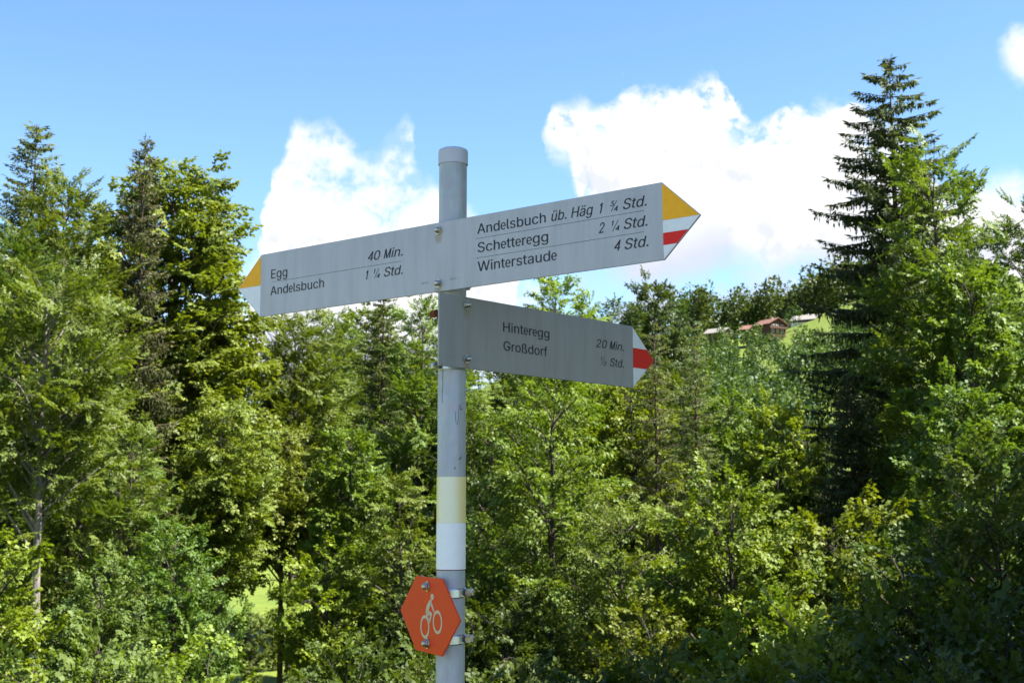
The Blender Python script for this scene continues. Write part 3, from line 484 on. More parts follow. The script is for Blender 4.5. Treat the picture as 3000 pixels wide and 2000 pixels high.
    '¾': [440,[96,254,73,256,52,263,34,273,19,286,10,304,6,324,40,324,43,312,49,302,58,294,69,288,82,284,97,283,112,284,126,288,137,295,147,304,152,316,154,330,153,344,147,356,138,366,126,375,109,380,88,382,65,382,65,408,133,482,133,484,19,484,19,512,176,512,176,488,93,397,93,402,120,402,143,396,162,384,176,369,184,351,187,330,184,310,175,291,162,276,144,264,121,257,110,254,87,256,66,263,48,273,33,286,24,304,20,324,54,324,57,312,63,302,72,294,83,288,96,284,111,283,126,284,140,288,151,295,161,304,166,316,168,330,167,344,161,356,152,366,140,375,123,380,102,382,79,382,79,408,147,482,147,484,33,484,33,512,190,512,190,488,107,397,107,402,134,402,157,396,176,384,190,369,198,351,201,330,198,310,189,291,176,276,158,264,135,257,112,0,146,0,330,509,296,509,370,-6,403,-6,403,238,370,238,260,48,432,48,432,72,260,72,260,72,298,72,403,205,403,238,260,72,403,238,384,238,260,85,390,-6,423,-6,423,238,390,238,280,48,452,48,452,72,280,72,280,72,318,72,423,205,423,238,280,72,423,238,404,238,280,85],[30,32,31,30,33,32,30,29,33,29,28,33,28,34,33,27,35,28,35,34,28,26,35,27,26,36,35,26,37,36,26,38,37,26,25,38,25,24,38,24,39,38,23,39,24,22,39,23,22,40,39,21,40,22,20,40,21,20,41,40,19,41,20,18,41,19,18,42,41,5,7,6,5,8,7,17,42,18,5,9,8,17,43,42,16,43,17,4,9,5,4,10,9,15,43,16,4,11,10,15,44,43,14,44,15,4,12,11,3,12,4,13,44,14,3,13,12,3,44,13,3,45,44,2,45,3,2,46,45,1,46,2,1,0,46,77,79,78,77,80,79,77,76,80,76,75,80,75,81,80,74,82,75,82,81,75,73,82,74,73,83,82,73,84,83,73,85,84,73,72,85,72,71,85,71,86,85,70,86,71,69,86,70,69,87,86,68,87,69,67,87,68,67,88,87,66,88,67,65,88,66,65,89,88,52,54,53,52,55,54,64,89,65,52,56,55,64,90,89,63,90,64,51,56,52,51,57,56,62,90,63,51,58,57,62,91,90,61,91,62,51,59,58,50,59,51,60,91,61,50,60,59,50,91,60,50,92,91,49,92,50,49,93,92,48,93,49,48,47,93,94,95,96,94,96,97,98,99,100,98,100,101,102,103,104,102,104,105,106,107,108,106,108,109,110,111,112,110,112,113,114,115,116,114,116,117,118,119,120,118,120,121,122,123,124,122,124,125,126,127,128,126,128,129]],
    'ß': [441,[122,362,122,0,60,0,60,362,70,429,99,477,143,506,197,516,229,512,260,503,289,486,312,463,327,432,332,393,330,370,325,351,317,335,309,322,300,310,292,299,287,287,285,272,288,256,297,241,311,228,327,215,344,202,362,188,378,171,391,152,400,129,403,100,399,69,386,42,366,21,340,6,307,-4,269,-7,237,-5,207,1,182,10,164,20,187,74,201,66,217,58,238,52,265,50,297,53,321,64,337,81,342,104,339,123,330,139,316,153,300,167,282,180,264,194,248,209,235,227,226,247,223,272,224,291,230,306,238,318,247,329,256,341,264,353,270,368,272,388,266,420,250,442,226,455,197,459,164,453,141,435,127,405],[6,8,7,6,9,8,5,9,6,5,10,9,5,11,10,4,73,5,73,72,5,72,11,5,72,71,11,71,12,11,70,12,71,4,74,73,69,12,70,4,75,74,69,13,12,3,75,4,68,13,69,3,0,75,68,14,13,67,14,68,67,15,14,66,15,67,2,0,3,2,1,0,65,15,66,65,16,15,64,16,65,64,17,16,63,17,64,63,18,17,62,18,63,62,19,18,61,19,62,61,20,19,60,20,61,60,21,20,60,22,21,59,22,60,59,23,22,58,23,59,58,24,23,58,25,24,57,25,58,57,26,25,56,26,57,56,27,26,55,27,56,55,28,27,54,28,55,54,29,28,53,29,54,52,29,53,52,30,29,51,30,52,51,31,30,50,31,51,49,31,50,49,32,31,48,32,49,41,43,42,48,33,32,41,44,43,47,33,48,41,45,44,46,33,47,41,46,45,41,33,46,41,34,33,41,35,34,40,35,41,39,35,40,39,36,35,38,36,39,38,37,36]],
    'ä': [389,[117,443,102,446,89,455,80,468,77,483,80,499,89,512,102,520,117,523,133,520,146,512,155,499,158,483,155,468,146,455,133,446,160,-9,126,-5,94,5,68,22,48,45,35,73,30,108,34,138,43,161,58,179,78,193,100,203,125,211,152,216,178,220,209,224,234,227,252,230,265,235,273,243,276,255,276,257,273,279,267,297,256,311,240,322,220,329,196,331,171,329,149,322,132,313,118,301,107,288,100,274,41,291,57,322,79,346,104,364,133,375,163,382,194,384,215,383,239,379,263,372,286,360,306,343,322,320,333,290,337,251,337,0,277,0,277,52,272,52,264,38,252,25,236,12,215,1,190,-6,170,45,202,49,228,59,248,74,263,93,272,115,276,138,276,190,270,186,259,182,246,179,231,176,216,173,200,171,186,169,175,168,154,164,134,159,117,150,103,139,95,124,92,105,94,87,102,72,114,61,130,52,149,47,261,443,246,446,233,455,224,468,221,483,224,499,233,512,246,520,261,523,277,520,290,512,299,499,301,483,299,468,290,455,277,446],[55,57,56,55,58,57,54,58,55,54,59,58,53,59,54,53,60,59,52,60,53,52,61,60,51,61,52,51,43,61,43,62,61,51,44,43,42,62,43,51,45,44,41,62,42,51,46,45,50,46,51,40,62,41,40,63,62,50,47,46,39,63,40,50,48,47,38,63,39,49,48,50,38,64,63,37,64,38,36,64,37,35,64,36,35,65,64,34,65,35,33,81,34,81,65,34,32,81,33,31,81,32,30,81,31,29,81,30,28,81,29,27,81,28,26,81,27,25,81,26,25,82,81,80,65,81,25,83,82,25,84,83,24,84,25,24,85,84,24,86,85,24,87,86,24,88,87,24,89,88,24,90,89,24,91,90,23,91,24,23,92,91,23,93,92,23,94,93,79,65,80,22,94,23,22,95,94,78,65,79,21,95,22,21,96,95,77,67,78,67,65,78,21,97,96,76,67,77,20,97,21,20,98,97,20,99,98,75,68,76,68,67,76,20,100,99,75,69,68,66,65,67,74,69,75,20,74,100,20,69,74,19,69,20,19,70,69,19,71,70,18,71,19,18,72,71,17,72,18,17,73,72,16,73,17,108,110,109,107,110,108,107,111,110,106,111,107,106,112,111,106,113,112,105,113,106,104,113,105,104,114,113,103,114,104,103,115,114,102,115,103,102,116,115,101,116,102,7,9,8,6,9,7,6,10,9,5,10,6,5,11,10,5,12,11,4,12,5,3,12,4,3,13,12,2,13,3,2,14,13,1,14,2,1,15,14,0,15,1]],
    'ü': [410,[133,443,118,446,104,455,96,468,93,483,96,499,104,512,118,520,133,523,149,520,162,512,170,499,173,483,170,468,162,455,149,446,182,-5,146,-1,115,11,89,31,69,59,57,95,53,139,53,379,114,379,114,144,119,105,137,75,164,56,200,50,226,53,249,62,268,77,283,97,293,122,296,153,296,379,357,379,357,0,298,0,298,92,307,92,286,47,257,17,222,0,277,443,261,446,248,455,239,468,236,483,239,499,248,512,261,520,277,523,292,520,305,512,314,499,317,483,314,468,305,455,292,446],[22,24,23,22,25,24,35,37,36,35,38,37,34,38,35,22,26,25,21,26,22,33,41,34,41,38,34,21,27,26,32,40,33,40,41,33,20,27,21,32,42,40,42,39,40,42,38,41,31,42,32,20,28,27,30,42,31,19,28,20,19,29,28,29,42,30,19,42,29,19,43,42,39,38,42,18,43,19,18,44,43,17,44,18,17,16,44,52,54,53,51,54,52,51,55,54,50,55,51,50,56,55,50,57,56,49,57,50,48,57,49,48,58,57,47,58,48,47,59,58,46,59,47,46,60,59,45,60,46,7,9,8,6,9,7,6,10,9,5,10,6,5,11,10,5,12,11,4,12,5,3,12,4,3,13,12,2,13,3,2,14,13,1,14,2,1,15,14,0,15,1]],
    ' ': [188,[],[]],
}
def lettering(text, x0, y0, x1, cap, parent, shear=0.0, material='ink', z=.0003, weight=1.0):
    V, F, pen = [], [], 0.0
    for ch in text:
        adv, co, tri = GLYPH[ch]; b = len(V)
        V += [[co[i] + pen, co[i + 1]] for i in range(0, len(co), 2)]
        F += [(tri[i] + b, tri[i + 1] + b, tri[i + 2] + b) for i in range(0, len(tri), 3)]
        pen += adv
    c = np.array(V, float); c[:, 0] += shear * c[:, 1]
    lo, hi = c[:, 0].min(), c[:, 0].max()
    c[:, 0] = (c[:, 0] - lo) * (x1 - x0) / (hi - lo) + x0; c[:, 1] = c[:, 1] * cap / 509 + y0
    n0 = len(c); sh = 7.0 * (x1 - x0) / (hi - lo) * weight; VV, FF = [], []
    for k, d in enumerate((0, -sh, sh) if weight else (0,)):         # stroke weight: three impressions side by side
        VV += [(a + d, b, z + k * .00002) for a, b in c]; FF += [tuple(i + k * n0 for i in f_) for f_ in F]
    return new_obj('lettering', pymesh('lettering', VV, FF), material, parent)
def film(name, poly, material, parent, z=.0003):
    return new_obj(name, extrude_poly(name, poly, .00002, z), material, parent)
def bolt_mesh():
    bm = bmesh.new()
    def ring(r, z, n_, ph=0): return [bm.verts.new((r * math.cos(2 * math.pi * i / n_ + ph), r * math.sin(2 * math.pi * i / n_ + ph), z)) for i in range(n_)]
    def skin(rings, cap=True):
        for a, b in zip(rings[:-1], rings[1:]):
            for i in range(len(a)): bm.faces.new((a[i], a[(i + 1) % len(a)], b[(i + 1) % len(b)], b[i]))
        if cap: bm.faces.new(rings[-1])
    skin([ring(.0125, .0001, 24), ring(.0125, .0016, 24), ring(.0118, .002, 24)])
    skin([ring(.0094, .002, 6), ring(.0094, .0062, 6), ring(.0085, .0072, 6)])
    skin([ring(.0074, .007, 20), ring(.0072, .0098, 20), ring(.0058, .0125, 20), ring(.0032, .0142, 20)])
    return bm_mesh('bolt', bm)
BOLT = bolt_mesh(); BOLT.materials.append(MATS['bolt_steel'])
def bolt(parent, x, y, turn, s=1.0):
    o = new_obj('bolt', BOLT, None, parent); o.location = (x, y, .0002); o.rotation_euler.z = turn; o.scale = (s * .78,) * 3; return o
TH = .004
def clamp_ring(z, name, parent=SP, h=.019, r=R0 + .0022, ear_az=None, material='clamp_zinc', tilt=0.0):
    prof = [(R0 + .0003, -h / 2), (r, -h / 2), (r + .0008, -h / 2 + .002), (r + .0008, h / 2 - .002), (r, h / 2), (R0 + .0003, h / 2)]
    o = new_obj(name, lathe(name, prof, 48), material, parent)
    o.location = (0, 0, rel(z)); o.rotation_euler = (0, tilt, 0)
    if ear_az is not None:
        bm = bmesh.new()
        bmesh.ops.create_cube(bm, size=1, matrix=Matrix.Translation((0, -(r + .007), 0)) @ Matrix.Diagonal((.009, .016, h * .8, 1)))
        bmesh.ops.bevel(bm, geom=bm.edges[:], offset=.0018, segments=1, affect='EDGES')
        for k, (rr, hh, xx) in enumerate(((.0048, .030, 0), (.0078, .006, .0085), (.0078, .006, -.0085))):
            bmesh.ops.create_cone(bm, cap_ends=True, segments=6 if k else 14, radius1=rr, radius2=rr, depth=hh, matrix=Matrix.Translation((xx, -(r + .0085), 0)) @ Matrix.Rotation(math.pi / 2, 4, 'Y'))
        e = new_obj('clamp_bolt', bm_mesh('clamp_bolt', bm), 'bolt_steel' if material != 'rust' else 'rust', o); e.rotation_euler.z = ear_az
    return o

# long plate
S1 = new_obj('direction_sign', extrude_poly('direction_sign', [(-.5405, .0735), (-.6205, .001), (-.5425, -.0735), (.5425, -.0735), (.6205, 0), (.5405, .0735)], -TH, 0, .0006), 'plate_long', SP)
S1['label'] = 'long double-ended silver arrow plate, upper of the two'
S1.matrix_local = frame((-.154, 2.73, .516), rad(-36.84), rad(.71))
e = .0018
def lerp2(a, b, f): return (a[0] + (b[0] - a[0]) * f, a[1] + (b[1] - a[1]) * f)
film('arrow_tip', [(-.5415, .0735 - e), (-.6205 + e * 1.3, .0012), (-.5415, .0012)], 'film_yellow', S1)['label'] = 'yellow upper half of the left arrow tip'
film('arrow_tip', [(-.5415, .0006), (-.6205 + e * 1.3, .0006), (-.5425, -.0735 + e)], 'film_white', S1)['label'] = 'white lower half of the left arrow tip'
film('arrow_tip', [(.5415, .0735 - e), (.5415, .0008), (.6205 - e * 1.2, .0008)], 'film_yellow', S1)['label'] = 'yellow upper half of the right arrow tip'
def edge_u(v): return .6205 - (.6205 - .5425) * (-v / .0735) - e * .9
film('arrow_stripe', [(.5415, .0003), (edge_u(-.0003), .0003), (edge_u(-.0228), -.0228), (.5415, -.0228)], 'film_white', S1)
film('arrow_stripe', [(.5415, -.0232), (edge_u(-.0232), -.0232), (edge_u(-.0457), -.0457), (.5415, -.0457)], 'film_red', S1)['label'] = 'red stripe of the right arrow tip'
film('arrow_stripe', [(.5415, -.0461), (edge_u(-.0461), -.0461), (.5425, -.0735 + e)], 'film_white', S1)
IT = .22
lettering('Egg', -.5062, .0125, -.453, .0212, S1)
lettering('Andelsbuch', -.508, -.0262, -.335, .0205, S1)
lettering('40 Min.', -.2005, .0160, -.1000, .0202, S1, IT)
lettering('1', -.2060, -.0241, -.1990, .0202, S1, IT)
lettering('¼', -.1830, -.0241, -.1655, .0202, S1, IT, weight=0)
lettering('Std.', -.1530, -.0241, -.0999, .0202, S1, IT)
lettering('Andelsbuch', .1044, .0349, .2760, .0205, S1)
lettering('üb. Häg', .2900, .0349, .3881, .0202, S1, IT)
lettering('1', .4036, .0339, .4105, .0202, S1, IT)
lettering('¾', .4265, .0339, .4445, .0202, S1, IT, weight=0)
lettering('Std.', .4560, .0339, .5075, .0202, S1, IT)
lettering('Schetteregg', .1050, -.0039, .2812, .0205, S1)
lettering('2', .4005, -.0044, .4135, .0202, S1, IT)
lettering('¼', .4300, -.0044, .4470, .0202, S1, IT, weight=0)
lettering('Std.', .4570, -.0044, .5083, .0202, S1, IT)
lettering('Winterstaude', .1047, -.0433, .3014, .0205, S1)
lettering('4 Std.', .4345, -.0433, .5094, .0202, S1, IT)
def rule(parent, x0, x1, y): film('divider_line', [(x0, y), (x1, y), (x1, y + .0007), (x0, y + .0007)], 'ink', parent)
rule(S1, -.5024, -.1035, .0041); rule(S1, .1005, .5020, .0251); rule(S1, .0995, .5015, -.0154)
lettering('08 06', -.0462, -.0528, -.0288, .0042, S1, 0, 'ink_faint', weight=0)
lettering('08 07', .0309, -.0528, .0505, .0042, S1, 0, 'ink_faint', weight=0)
bolt(S1, 0, .0573, .3); bolt(S1, 0, -.0560, .9)

# short plate
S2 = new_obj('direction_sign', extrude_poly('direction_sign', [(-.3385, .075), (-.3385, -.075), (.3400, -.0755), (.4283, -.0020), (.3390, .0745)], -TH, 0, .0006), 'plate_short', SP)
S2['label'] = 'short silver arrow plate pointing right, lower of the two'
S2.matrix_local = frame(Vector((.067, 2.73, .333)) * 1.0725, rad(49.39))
def eu(v): return (.3390 + (.4283 - .3390) * (.0745 - v) / .0765 if v > -.002 else .3400 + (.4283 - .3400) * (v + .0755) / .0735) - e
film('arrow_stripe', [(.3398, .0745 - e * 1.6), (.3398, .0222), (eu(.0222), .0222)], 'film_white', S2)
film('arrow_stripe', [(.3398, .0218), (.3398, -.0258), (eu(-.0258), -.0258), (.4283 - e, -.0020), (eu(.0218), .0218)], 'film_red', S2)['label'] = 'red stripe of the lower arrow tip'
film('arrow_stripe', [(.3398, -.0262), (.3402, -.0755 + e * 1.6), (eu(-.0262), -.0262)], 'film_white', S2)
lettering('Hinteregg', -.1397, .0141, .0176, .0208, S2)
lettering('Großdorf', -.1387, -.0267, .0105, .0205, S2)
lettering('20 Min.', .1910, .0105, .3012, .0195, S2, IT)
lettering('½', .2108, -.0299, .2310, .0200, S2, IT, weight=0)
lettering('Std.', .2460, -.0299, .3005, .0195, S2, IT)
lettering('08 06 02', -.3120, -.0560, -.2895, .0042, S2, 0, 'ink_faint', weight=0)
lettering('08 08', -.2215, -.0560, -.2018, .0042, S2, 0, 'ink_faint', weight=0)
bolt(S2, -.2560, .0580, .5); bolt(S2, -.2552, -.0549, .1)
# rails and clamps that carry the plates on the tube
def rail(parent, x, half=.068):
    bm = bmesh.new()
    bmesh.ops.create_cube(bm, size=1, matrix=Matrix.Translation((x, 0, -.0085)) @ Matrix.Diagonal((.042, half * 2, .0085, 1)))
    bmesh.ops.bevel(bm, geom=bm.edges[:], offset=.0012, segments=1, affect='EDGES')
    new_obj('rail', bm_mesh('rail', bm), 'clamp_zinc', parent)
rail(S1, 0); rail(S2, -.2555)
for zz, mt in ((.580, 'clamp_zinc'), (.462, 'clamp_zinc'), (.398, 'rust'), (.288, 'clamp_zinc')):
    clamp_ring(zz, 'clamp', ear_az=rad(-62 if zz < .42 else 143), material=mt, h=.016)

# red hexagon with the cyclist
S3 = new_obj('bicycle_sign', extrude_poly('bicycle_sign', [(-.068, .0763), (-.1555, 0), (-.068, -.0763), (.068, -.0763), (.1555, 0), (.068, .0763)], -.003, 0, .0006), 'hex_red', SP)
S3['label'] = 'red hexagonal cycle route plate with a pale cyclist'
S3.matrix_local = frame(Vector((-.1689, 2.73, -.2198)) * 1.0108, rad(-63.3))
def pict():
    v, f = [], []
    def ringp(cx_, cy_, ro, ri, n_=36):
        b = len(v)
        for i in range(n_):
            a = 2 * math.pi * i / n_
            v.append((cx_ + ro * math.cos(a), cy_ + ro * math.sin(a), .0004)); v.append((cx_ + ri * math.cos(a), cy_ + ri * math.sin(a), .0004))
        for i in range(n_):
            k = (i + 1) % n_; f.append((b + 2 * i, b + 2 * k, b + 2 * k + 1, b + 2 * i + 1))
    def stroke(ps, ws):
        b = len(v)
        for i, p in enumerate(ps):
            d = (Vector(ps[min(i + 1, len(ps) - 1)]) - Vector(ps[max(i - 1, 0)])).normalized(); n_ = Vector((-d.y, d.x)) * ws[i] * .60
            v.append((p[0] + n_.x, p[1] + n_.y, .0004)); v.append((p[0] - n_.x, p[1] - n_.y, .0004))
            if i: f.append((b + 2 * i - 2, b + 2 * i - 1, b + 2 * i + 1, b + 2 * i))
    ringp(-.0184, -.0249, .0236, .0176); ringp(.0462, -.0108, .0236, .0176)
    b = len(v)
    for i in range(18): v.append((.0186 + .0085 * math.cos(i * math.pi / 9), .0378 + .0064 * math.sin(i * math.pi / 9), .0004))
    f.append(tuple(range(b, b + 18)))
    stroke([(.0150, .0305), (.0060, .0245), (-.0040, .0150), (-.0085, .0065), (-.0075, -.0015)], [.006, .009, .011, .011, .009])
    stroke([(-.0085, .0045), (.0040, .0042), (.0150, .0030), (.0095, -.0060), (.0045, -.0150)], [.008, .008, .0075, .006, .005])
    stroke([(.0100, .0265), (.0195, .0185), (.0285, .0085)], [.006, .0055, .0048])
    stroke([(-.0075, -.0010), (-.0010, -.0085), (.0045, -.0150)], [.007, .0045, .0045])
    return pymesh('pictogram', v, f)
new_obj('pictogram', pict(), 'hex_print', S3)
bolt(S3, -.006, .0575, .2, 1.15); bolt(S3, -.004, -.0570, .7, 1.15)
rail(S3, -.005, .060)
for zz, tl in ((-.178, 0), (-.271, 0)):
    clamp_ring(zz, 'clamp', ear_az=rad(78), tilt=rad(-3.5))

# ------------------------------------------------------------------ vegetation
class Tubes:
    def __init__(s): s.V, s.Q, s.n = [], [], 0
    def add(s, P, Rr, sides=6):
        P = np.asarray(P, float); n = len(P)
        T = np.gradient(P, axis=0); T /= np.linalg.norm(T, axis=1)[:, None] + 1e-9
        ref = np.array([1., 0, 0]) if abs(T[0, 0]) < .8 else np.array([0, 1., 0])
        A = np.cross(T, ref); A /= np.linalg.norm(A, axis=1)[:, None] + 1e-9
        Bv = np.cross(T, A)
        an = np.arange(sides) * 2 * np.pi / sides
        ring = P[:, None, :] + np.asarray(Rr, float)[:, None, None] * (A[:, None, :] * np.cos(an)[None, :, None] + Bv[:, None, :] * np.sin(an)[None, :, None])
        s.V.append(ring.reshape(-1, 3))
        i = np.arange(sides); k = (i + 1) % sides
        for j in range(n - 1):
            s.Q.append(np.stack([s.n + j * sides + i, s.n + j * sides + k, s.n + (j + 1) * sides + k, s.n + (j + 1) * sides + i], 1))
        s.n += n * sides
    def mesh(s, name): return bulk(name, np.concatenate(s.V), np.concatenate(s.Q), smooth=True)

def norm(a): return a / (np.linalg.norm(a, axis=-1, keepdims=True) + 1e-9)
# one leaf: six points, folded along the midrib, tip bent down
def leaf_shape(L, Wd):
    return np.array([[0, 0, 0], [.30 * L, .48 * Wd, .10 * Wd], [.68 * L, .38 * Wd, .02 * L], [L, 0, -.14 * L], [.68 * L, -.38 * Wd, .02 * L], [.30 * L, -.48 * Wd, .10 * Wd]])
LEAFQ = np.array([[0, 1, 2, 3], [0, 3, 4, 5]])

def spray_template(rng, style, L, leaf, wd, fine):
    """leaf sites on a twig lying along +x, faces upward: positions, directions, normals, sizes"""
    P, Dn, Nn, S = [], [], [], []
    def put(p, d, n, s): P.append(p); Dn.append(d); Nn.append(n); S.append(s)
    if style == 'pinnate':
        for k in range(5):
            b = np.array([L * (.12 + .2 * k), 0, 0]); side = (-1) ** k
            a = side * rng.uniform(.5, .95) if k < 4 else 0
            d = np.array([math.cos(a), math.sin(a), rng.uniform(-.25, .1)]); l = L * rng.uniform(.45, .62)
            for j in range(5):
                q = b + d * l * (.28 + .18 * j)
                for s in (-1, 1):
                    aa = a + s * rng.uniform(.85, 1.15)
                    put(q, [math.cos(aa), math.sin(aa), rng.uniform(-.5, 0)], [rng.normal(0, .25), rng.normal(0, .25), 1], rng.uniform(.75, 1.1))
            put(b + d * l * 1.1, d, [rng.normal(0, .2), rng.normal(0, .2), 1], 1)
    else:
        nsh = 5 if style != 'long' else 4
        for k in range(nsh):
            side = (-1) ** k
            b = np.array([L * (.10 + .78 * k / nsh), 0, 0])
            a = side * rng.uniform(.55, 1.0) if k < nsh - 1 else rng.uniform(-.2, .2)
            l = L * rng.uniform(.35, .6) * (1 - .35 * k / nsh)
            d = np.array([math.cos(a), math.sin(a), rng.uniform(-.2, .25)])
            nl = 6
            for j in range(nl):
                q = b + d * l * (.15 + .85 * j / nl) + np.array([0, 0, -.10 * l * (j / nl) ** 2])
                s = (-1) ** j; aa = a + s * rng.uniform(.5, 1.3)
                put(q + rng.normal(0, .02, 3), [math.cos(aa), math.sin(aa), rng.uniform(-.75, .15)], [rng.normal(0, .38), rng.normal(0, .38), 1], rng.uniform(.65, 1.15))
            put(b + d * l, d + np.array([0, 0, -.3]), [rng.normal(0, .3), rng.normal(0, .3), 1], 1.05)
    P, Dn, Nn, S = map(lambda z: np.array(z, float), (P, Dn, Nn, S))
    Dn = norm(Dn); Bn = norm(np.cross(Nn, Dn)); Nn = np.cross(Dn, Bn)
    base = leaf_shape(leaf, wd) if fine else np.array([[0, 0, 0], [.42 * leaf, .56 * wd, .12 * wd], [leaf, 0, -.12 * leaf], [.42 * leaf, -.56 * wd, .12 * wd]])
    return P[:, None, :] + S[:, None, None] * (base[None, :, :1] * Dn[:, None] + base[None, :, 1:2] * Bn[:, None] + base[None, :, 2:] * Nn[:, None])

DIAQ = np.array([[0, 1, 2, 3]])
def stamp(rng, temps, O, Tn, droop, sc):
    """place spray templates at origins O along Tn"""
    Tn = norm(Tn + np.array([0, 0, -droop]) + rng.normal(0, .18, Tn.shape))
    up = norm(np.array([0, 0, 1.]) + rng.normal(0, .42, Tn.shape))
    Bn = norm(np.cross(up, Tn)); Nn = np.cross(Tn, Bn)
    idx = rng.integers(0, len(temps), len(O)); VV, tint = [], []
    for k, tp in enumerate(temps):
        m_ = idx == k
        if not m_.any(): continue
        loc = tp.reshape(-1, 3)
        M = np.stack([Tn[m_], Bn[m_], Nn[m_]], 1)
        w_ = np.einsum('pk,nkc->npc', loc, M) * sc[m_][:, None, None] + O[m_][:, None, :]
        VV.append(w_.reshape(-1, tp.shape[1], 3))
        base = rng.uniform(0, 1, m_.sum())
        tint.append(np.clip(np.repeat(base, len(tp)) * .55 + rng.uniform(0, .45, m_.sum() * len(tp)), 0, 1))
    VV = np.concatenate(VV); tint = np.concatenate(tint)
    n, k = VV.shape[:2]; lq = LEAFQ if k == 6 else DIAQ
    Q = (np.arange(n)[:, None, None] * k + lq[None]).reshape(-1, 4)
    return VV.reshape(-1, 3), Q, np.repeat(tint, len(lq))

def bez(a, c, b, n=7):
    s = np.linspace(0, 1, n)[:, None]
    return (1 - s) ** 2 * a + 2 * s * (1 - s) * c + s ** 2 * b

def broadleaf(seed, H=12., R=3.5, f0=.18, shape='dome', nprim=44, leaf=.09, wd=.058, L=.55, style='alt', droop=.25, fill=1.0, stems=1, lean=0.0, trunk_r=None, twigs=True, ragged=.20, fine=False, g=1.0):
    rng = np.random.default_rng(seed)
    trunk, limbs = Tubes(), Tubes()
    TR = trunk_r or (.012 * H + .03)
    O, Tn = [], []
    temps = [spray_template(rng, style, L * g, leaf * g, wd * g, fine) for _ in range(6)]
    for st in range(stems):
        off = rng.normal(0, .12, 2) * (stems > 1); sp = rng.normal(0, .16, 2) * (stems > 1)
        nz = 14; zz = np.linspace(-.3, H * .94, nz)
        wob = np.cumsum(rng.normal(0, .035 * H / nz, (nz, 2)), 0) * np.linspace(0, 1, nz)[:, None]
        TP = np.stack([off[0] + wob[:, 0] + (lean + sp[0]) * zz * .6, off[1] + wob[:, 1] + sp[1] * zz * .6, zz], 1)
        rr = TR / math.sqrt(stems) * np.clip(1 - zz / H, .06, 1) ** .8; rr[0] *= 1.35
        trunk.add(TP, rr, 9)
        npr = max(6, int(nprim / stems))
        tt = ((np.arange(npr) + rng.uniform(0, 1, npr)) / npr) ** (.82 if shape == 'dome' else 1.0)
        for i, tq in enumerate(tt):
            if shape == 'dome': env = math.sqrt(max(0, 1 - ((tq - .38) / .62) ** 2)) if tq > .38 else .55 + .45 * tq / .38
            elif shape == 'cone': env = (1 - tq) ** .75 * .95 + .05
            elif shape == 'column': env = min(1, .5 + tq * 1.6) * math.sqrt(max(0, 1 - (max(0, tq - .45) / .55) ** 2))
            else: env = .35 + .65 * math.sin(math.pi * min(1, tq * .92 + .06))       # open
            env = max(env, .26 if shape == 'dome' else .20)
            a = i * 2.39996 + rng.normal(0, .35)
            rE = R * env * rng.uniform(1 - 2 * ragged, 1 + ragged)
            zE = H * (f0 + (1 - f0) * tq) * 1.0 + rng.normal(0, .02 * H)
            z0 = max(H * f0 * .55, min(zE - rE * (rng.uniform(.55, 1.25) if shape == 'dome' else rng.uniform(.35, .95)), H * .92)); z0 = min(z0, H * .93)
            c0 = np.array([np.interp(z0, zz, TP[:, 0]), np.interp(z0, zz, TP[:, 1]), z0])
            cE = np.array([np.interp(min(zE, H * .94), zz, TP[:, 0]) + rE * math.cos(a), np.interp(min(zE, H * .94), zz, TP[:, 1]) + rE * math.sin(a), zE])
            mid = (c0 + cE) / 2 + np.array([rng.normal(0, .08) * rE, rng.normal(0, .08) * rE, rE * rng.uniform(-.02, .22)])
            BP = bez(c0, mid, cE, 8); BL = np.linalg.norm(np.diff(BP, axis=0), axis=1).sum()
            br = max(.008, min(.34 * TR, .014 * BL + .006))
            limbs.add(BP, br * np.linspace(1, .22, 8), 5)
            nsec = max(4, int(BL / (.30 * g) * fill))
            for k in range(nsec):
                s = .15 + .85 * (k + rng.uniform(0, 1)) / nsec
                j = min(6, int(s * 7)); fr = s * 7 - j
                p = BP[j] * (1 - fr) + BP[j + 1] * fr; tg = norm(BP[j + 1] - BP[j])
                side = (-1) ** k; hd = np.array([-tg[1], tg[0], 0]); hd /= np.linalg.norm(hd) + 1e-6
                d = norm(tg * rng.uniform(.35, .9) + hd * side * rng.uniform(.5, 1.1) + np.array([0, 0, rng.uniform(-.45, .75)]))
                l = (.26 * g + .30 * BL * (1.12 - s)) * rng.uniform(.6, 1.25)
                l = min(l, 1.5 * g)
                e_ = p + d * l + np.array([0, 0, -.12 * l * droop * 4])
                SP_ = bez(p, (p + e_) / 2 + np.array([0, 0, .10 * l]), e_, 4)
                if twigs: limbs.add(SP_, np.array([.0075, .006, .0045, .002]) * (1 + .3 * BL / 3), 3)
                ns = max(2, int(l / (.21 * g) * fill))
                for q_ in range(ns):
                    s2 = .3 + .7 * (q_ + rng.uniform(.3, 1)) / ns
                    jj = min(2, int(s2 * 3)); f2 = s2 * 3 - jj
                    O.append(SP_[jj] * (1 - f2) + SP_[jj + 1] * f2)
                    sd = (-1) ** q_
                    h2 = np.array([-d[1], d[0], 0])
                    Tn.append(norm(d * rng.uniform(.5, 1) + h2 * sd * rng.uniform(.2, .9) * (q_ < ns - 1) + np.array([0, 0, rng.uniform(-.1, .3)])))
    O = np.array(O); Tn = np.array(Tn)
    sc = rng.uniform(.75, 1.2, len(O))
    Vv, Q, ti = stamp(rng, temps, O, Tn, droop, sc)
    hw = np.percentile(np.hypot(Vv[:, 0], Vv[:, 1]), 93)
    return dict(trunk=trunk.mesh('trunk'), limbs=limbs.mesh('limbs'), crown=bulk('crown', Vv, Q, ti), H=float(np.percentile(Vv[:, 2], 99.9)), R=float(hw), n=len(Q))

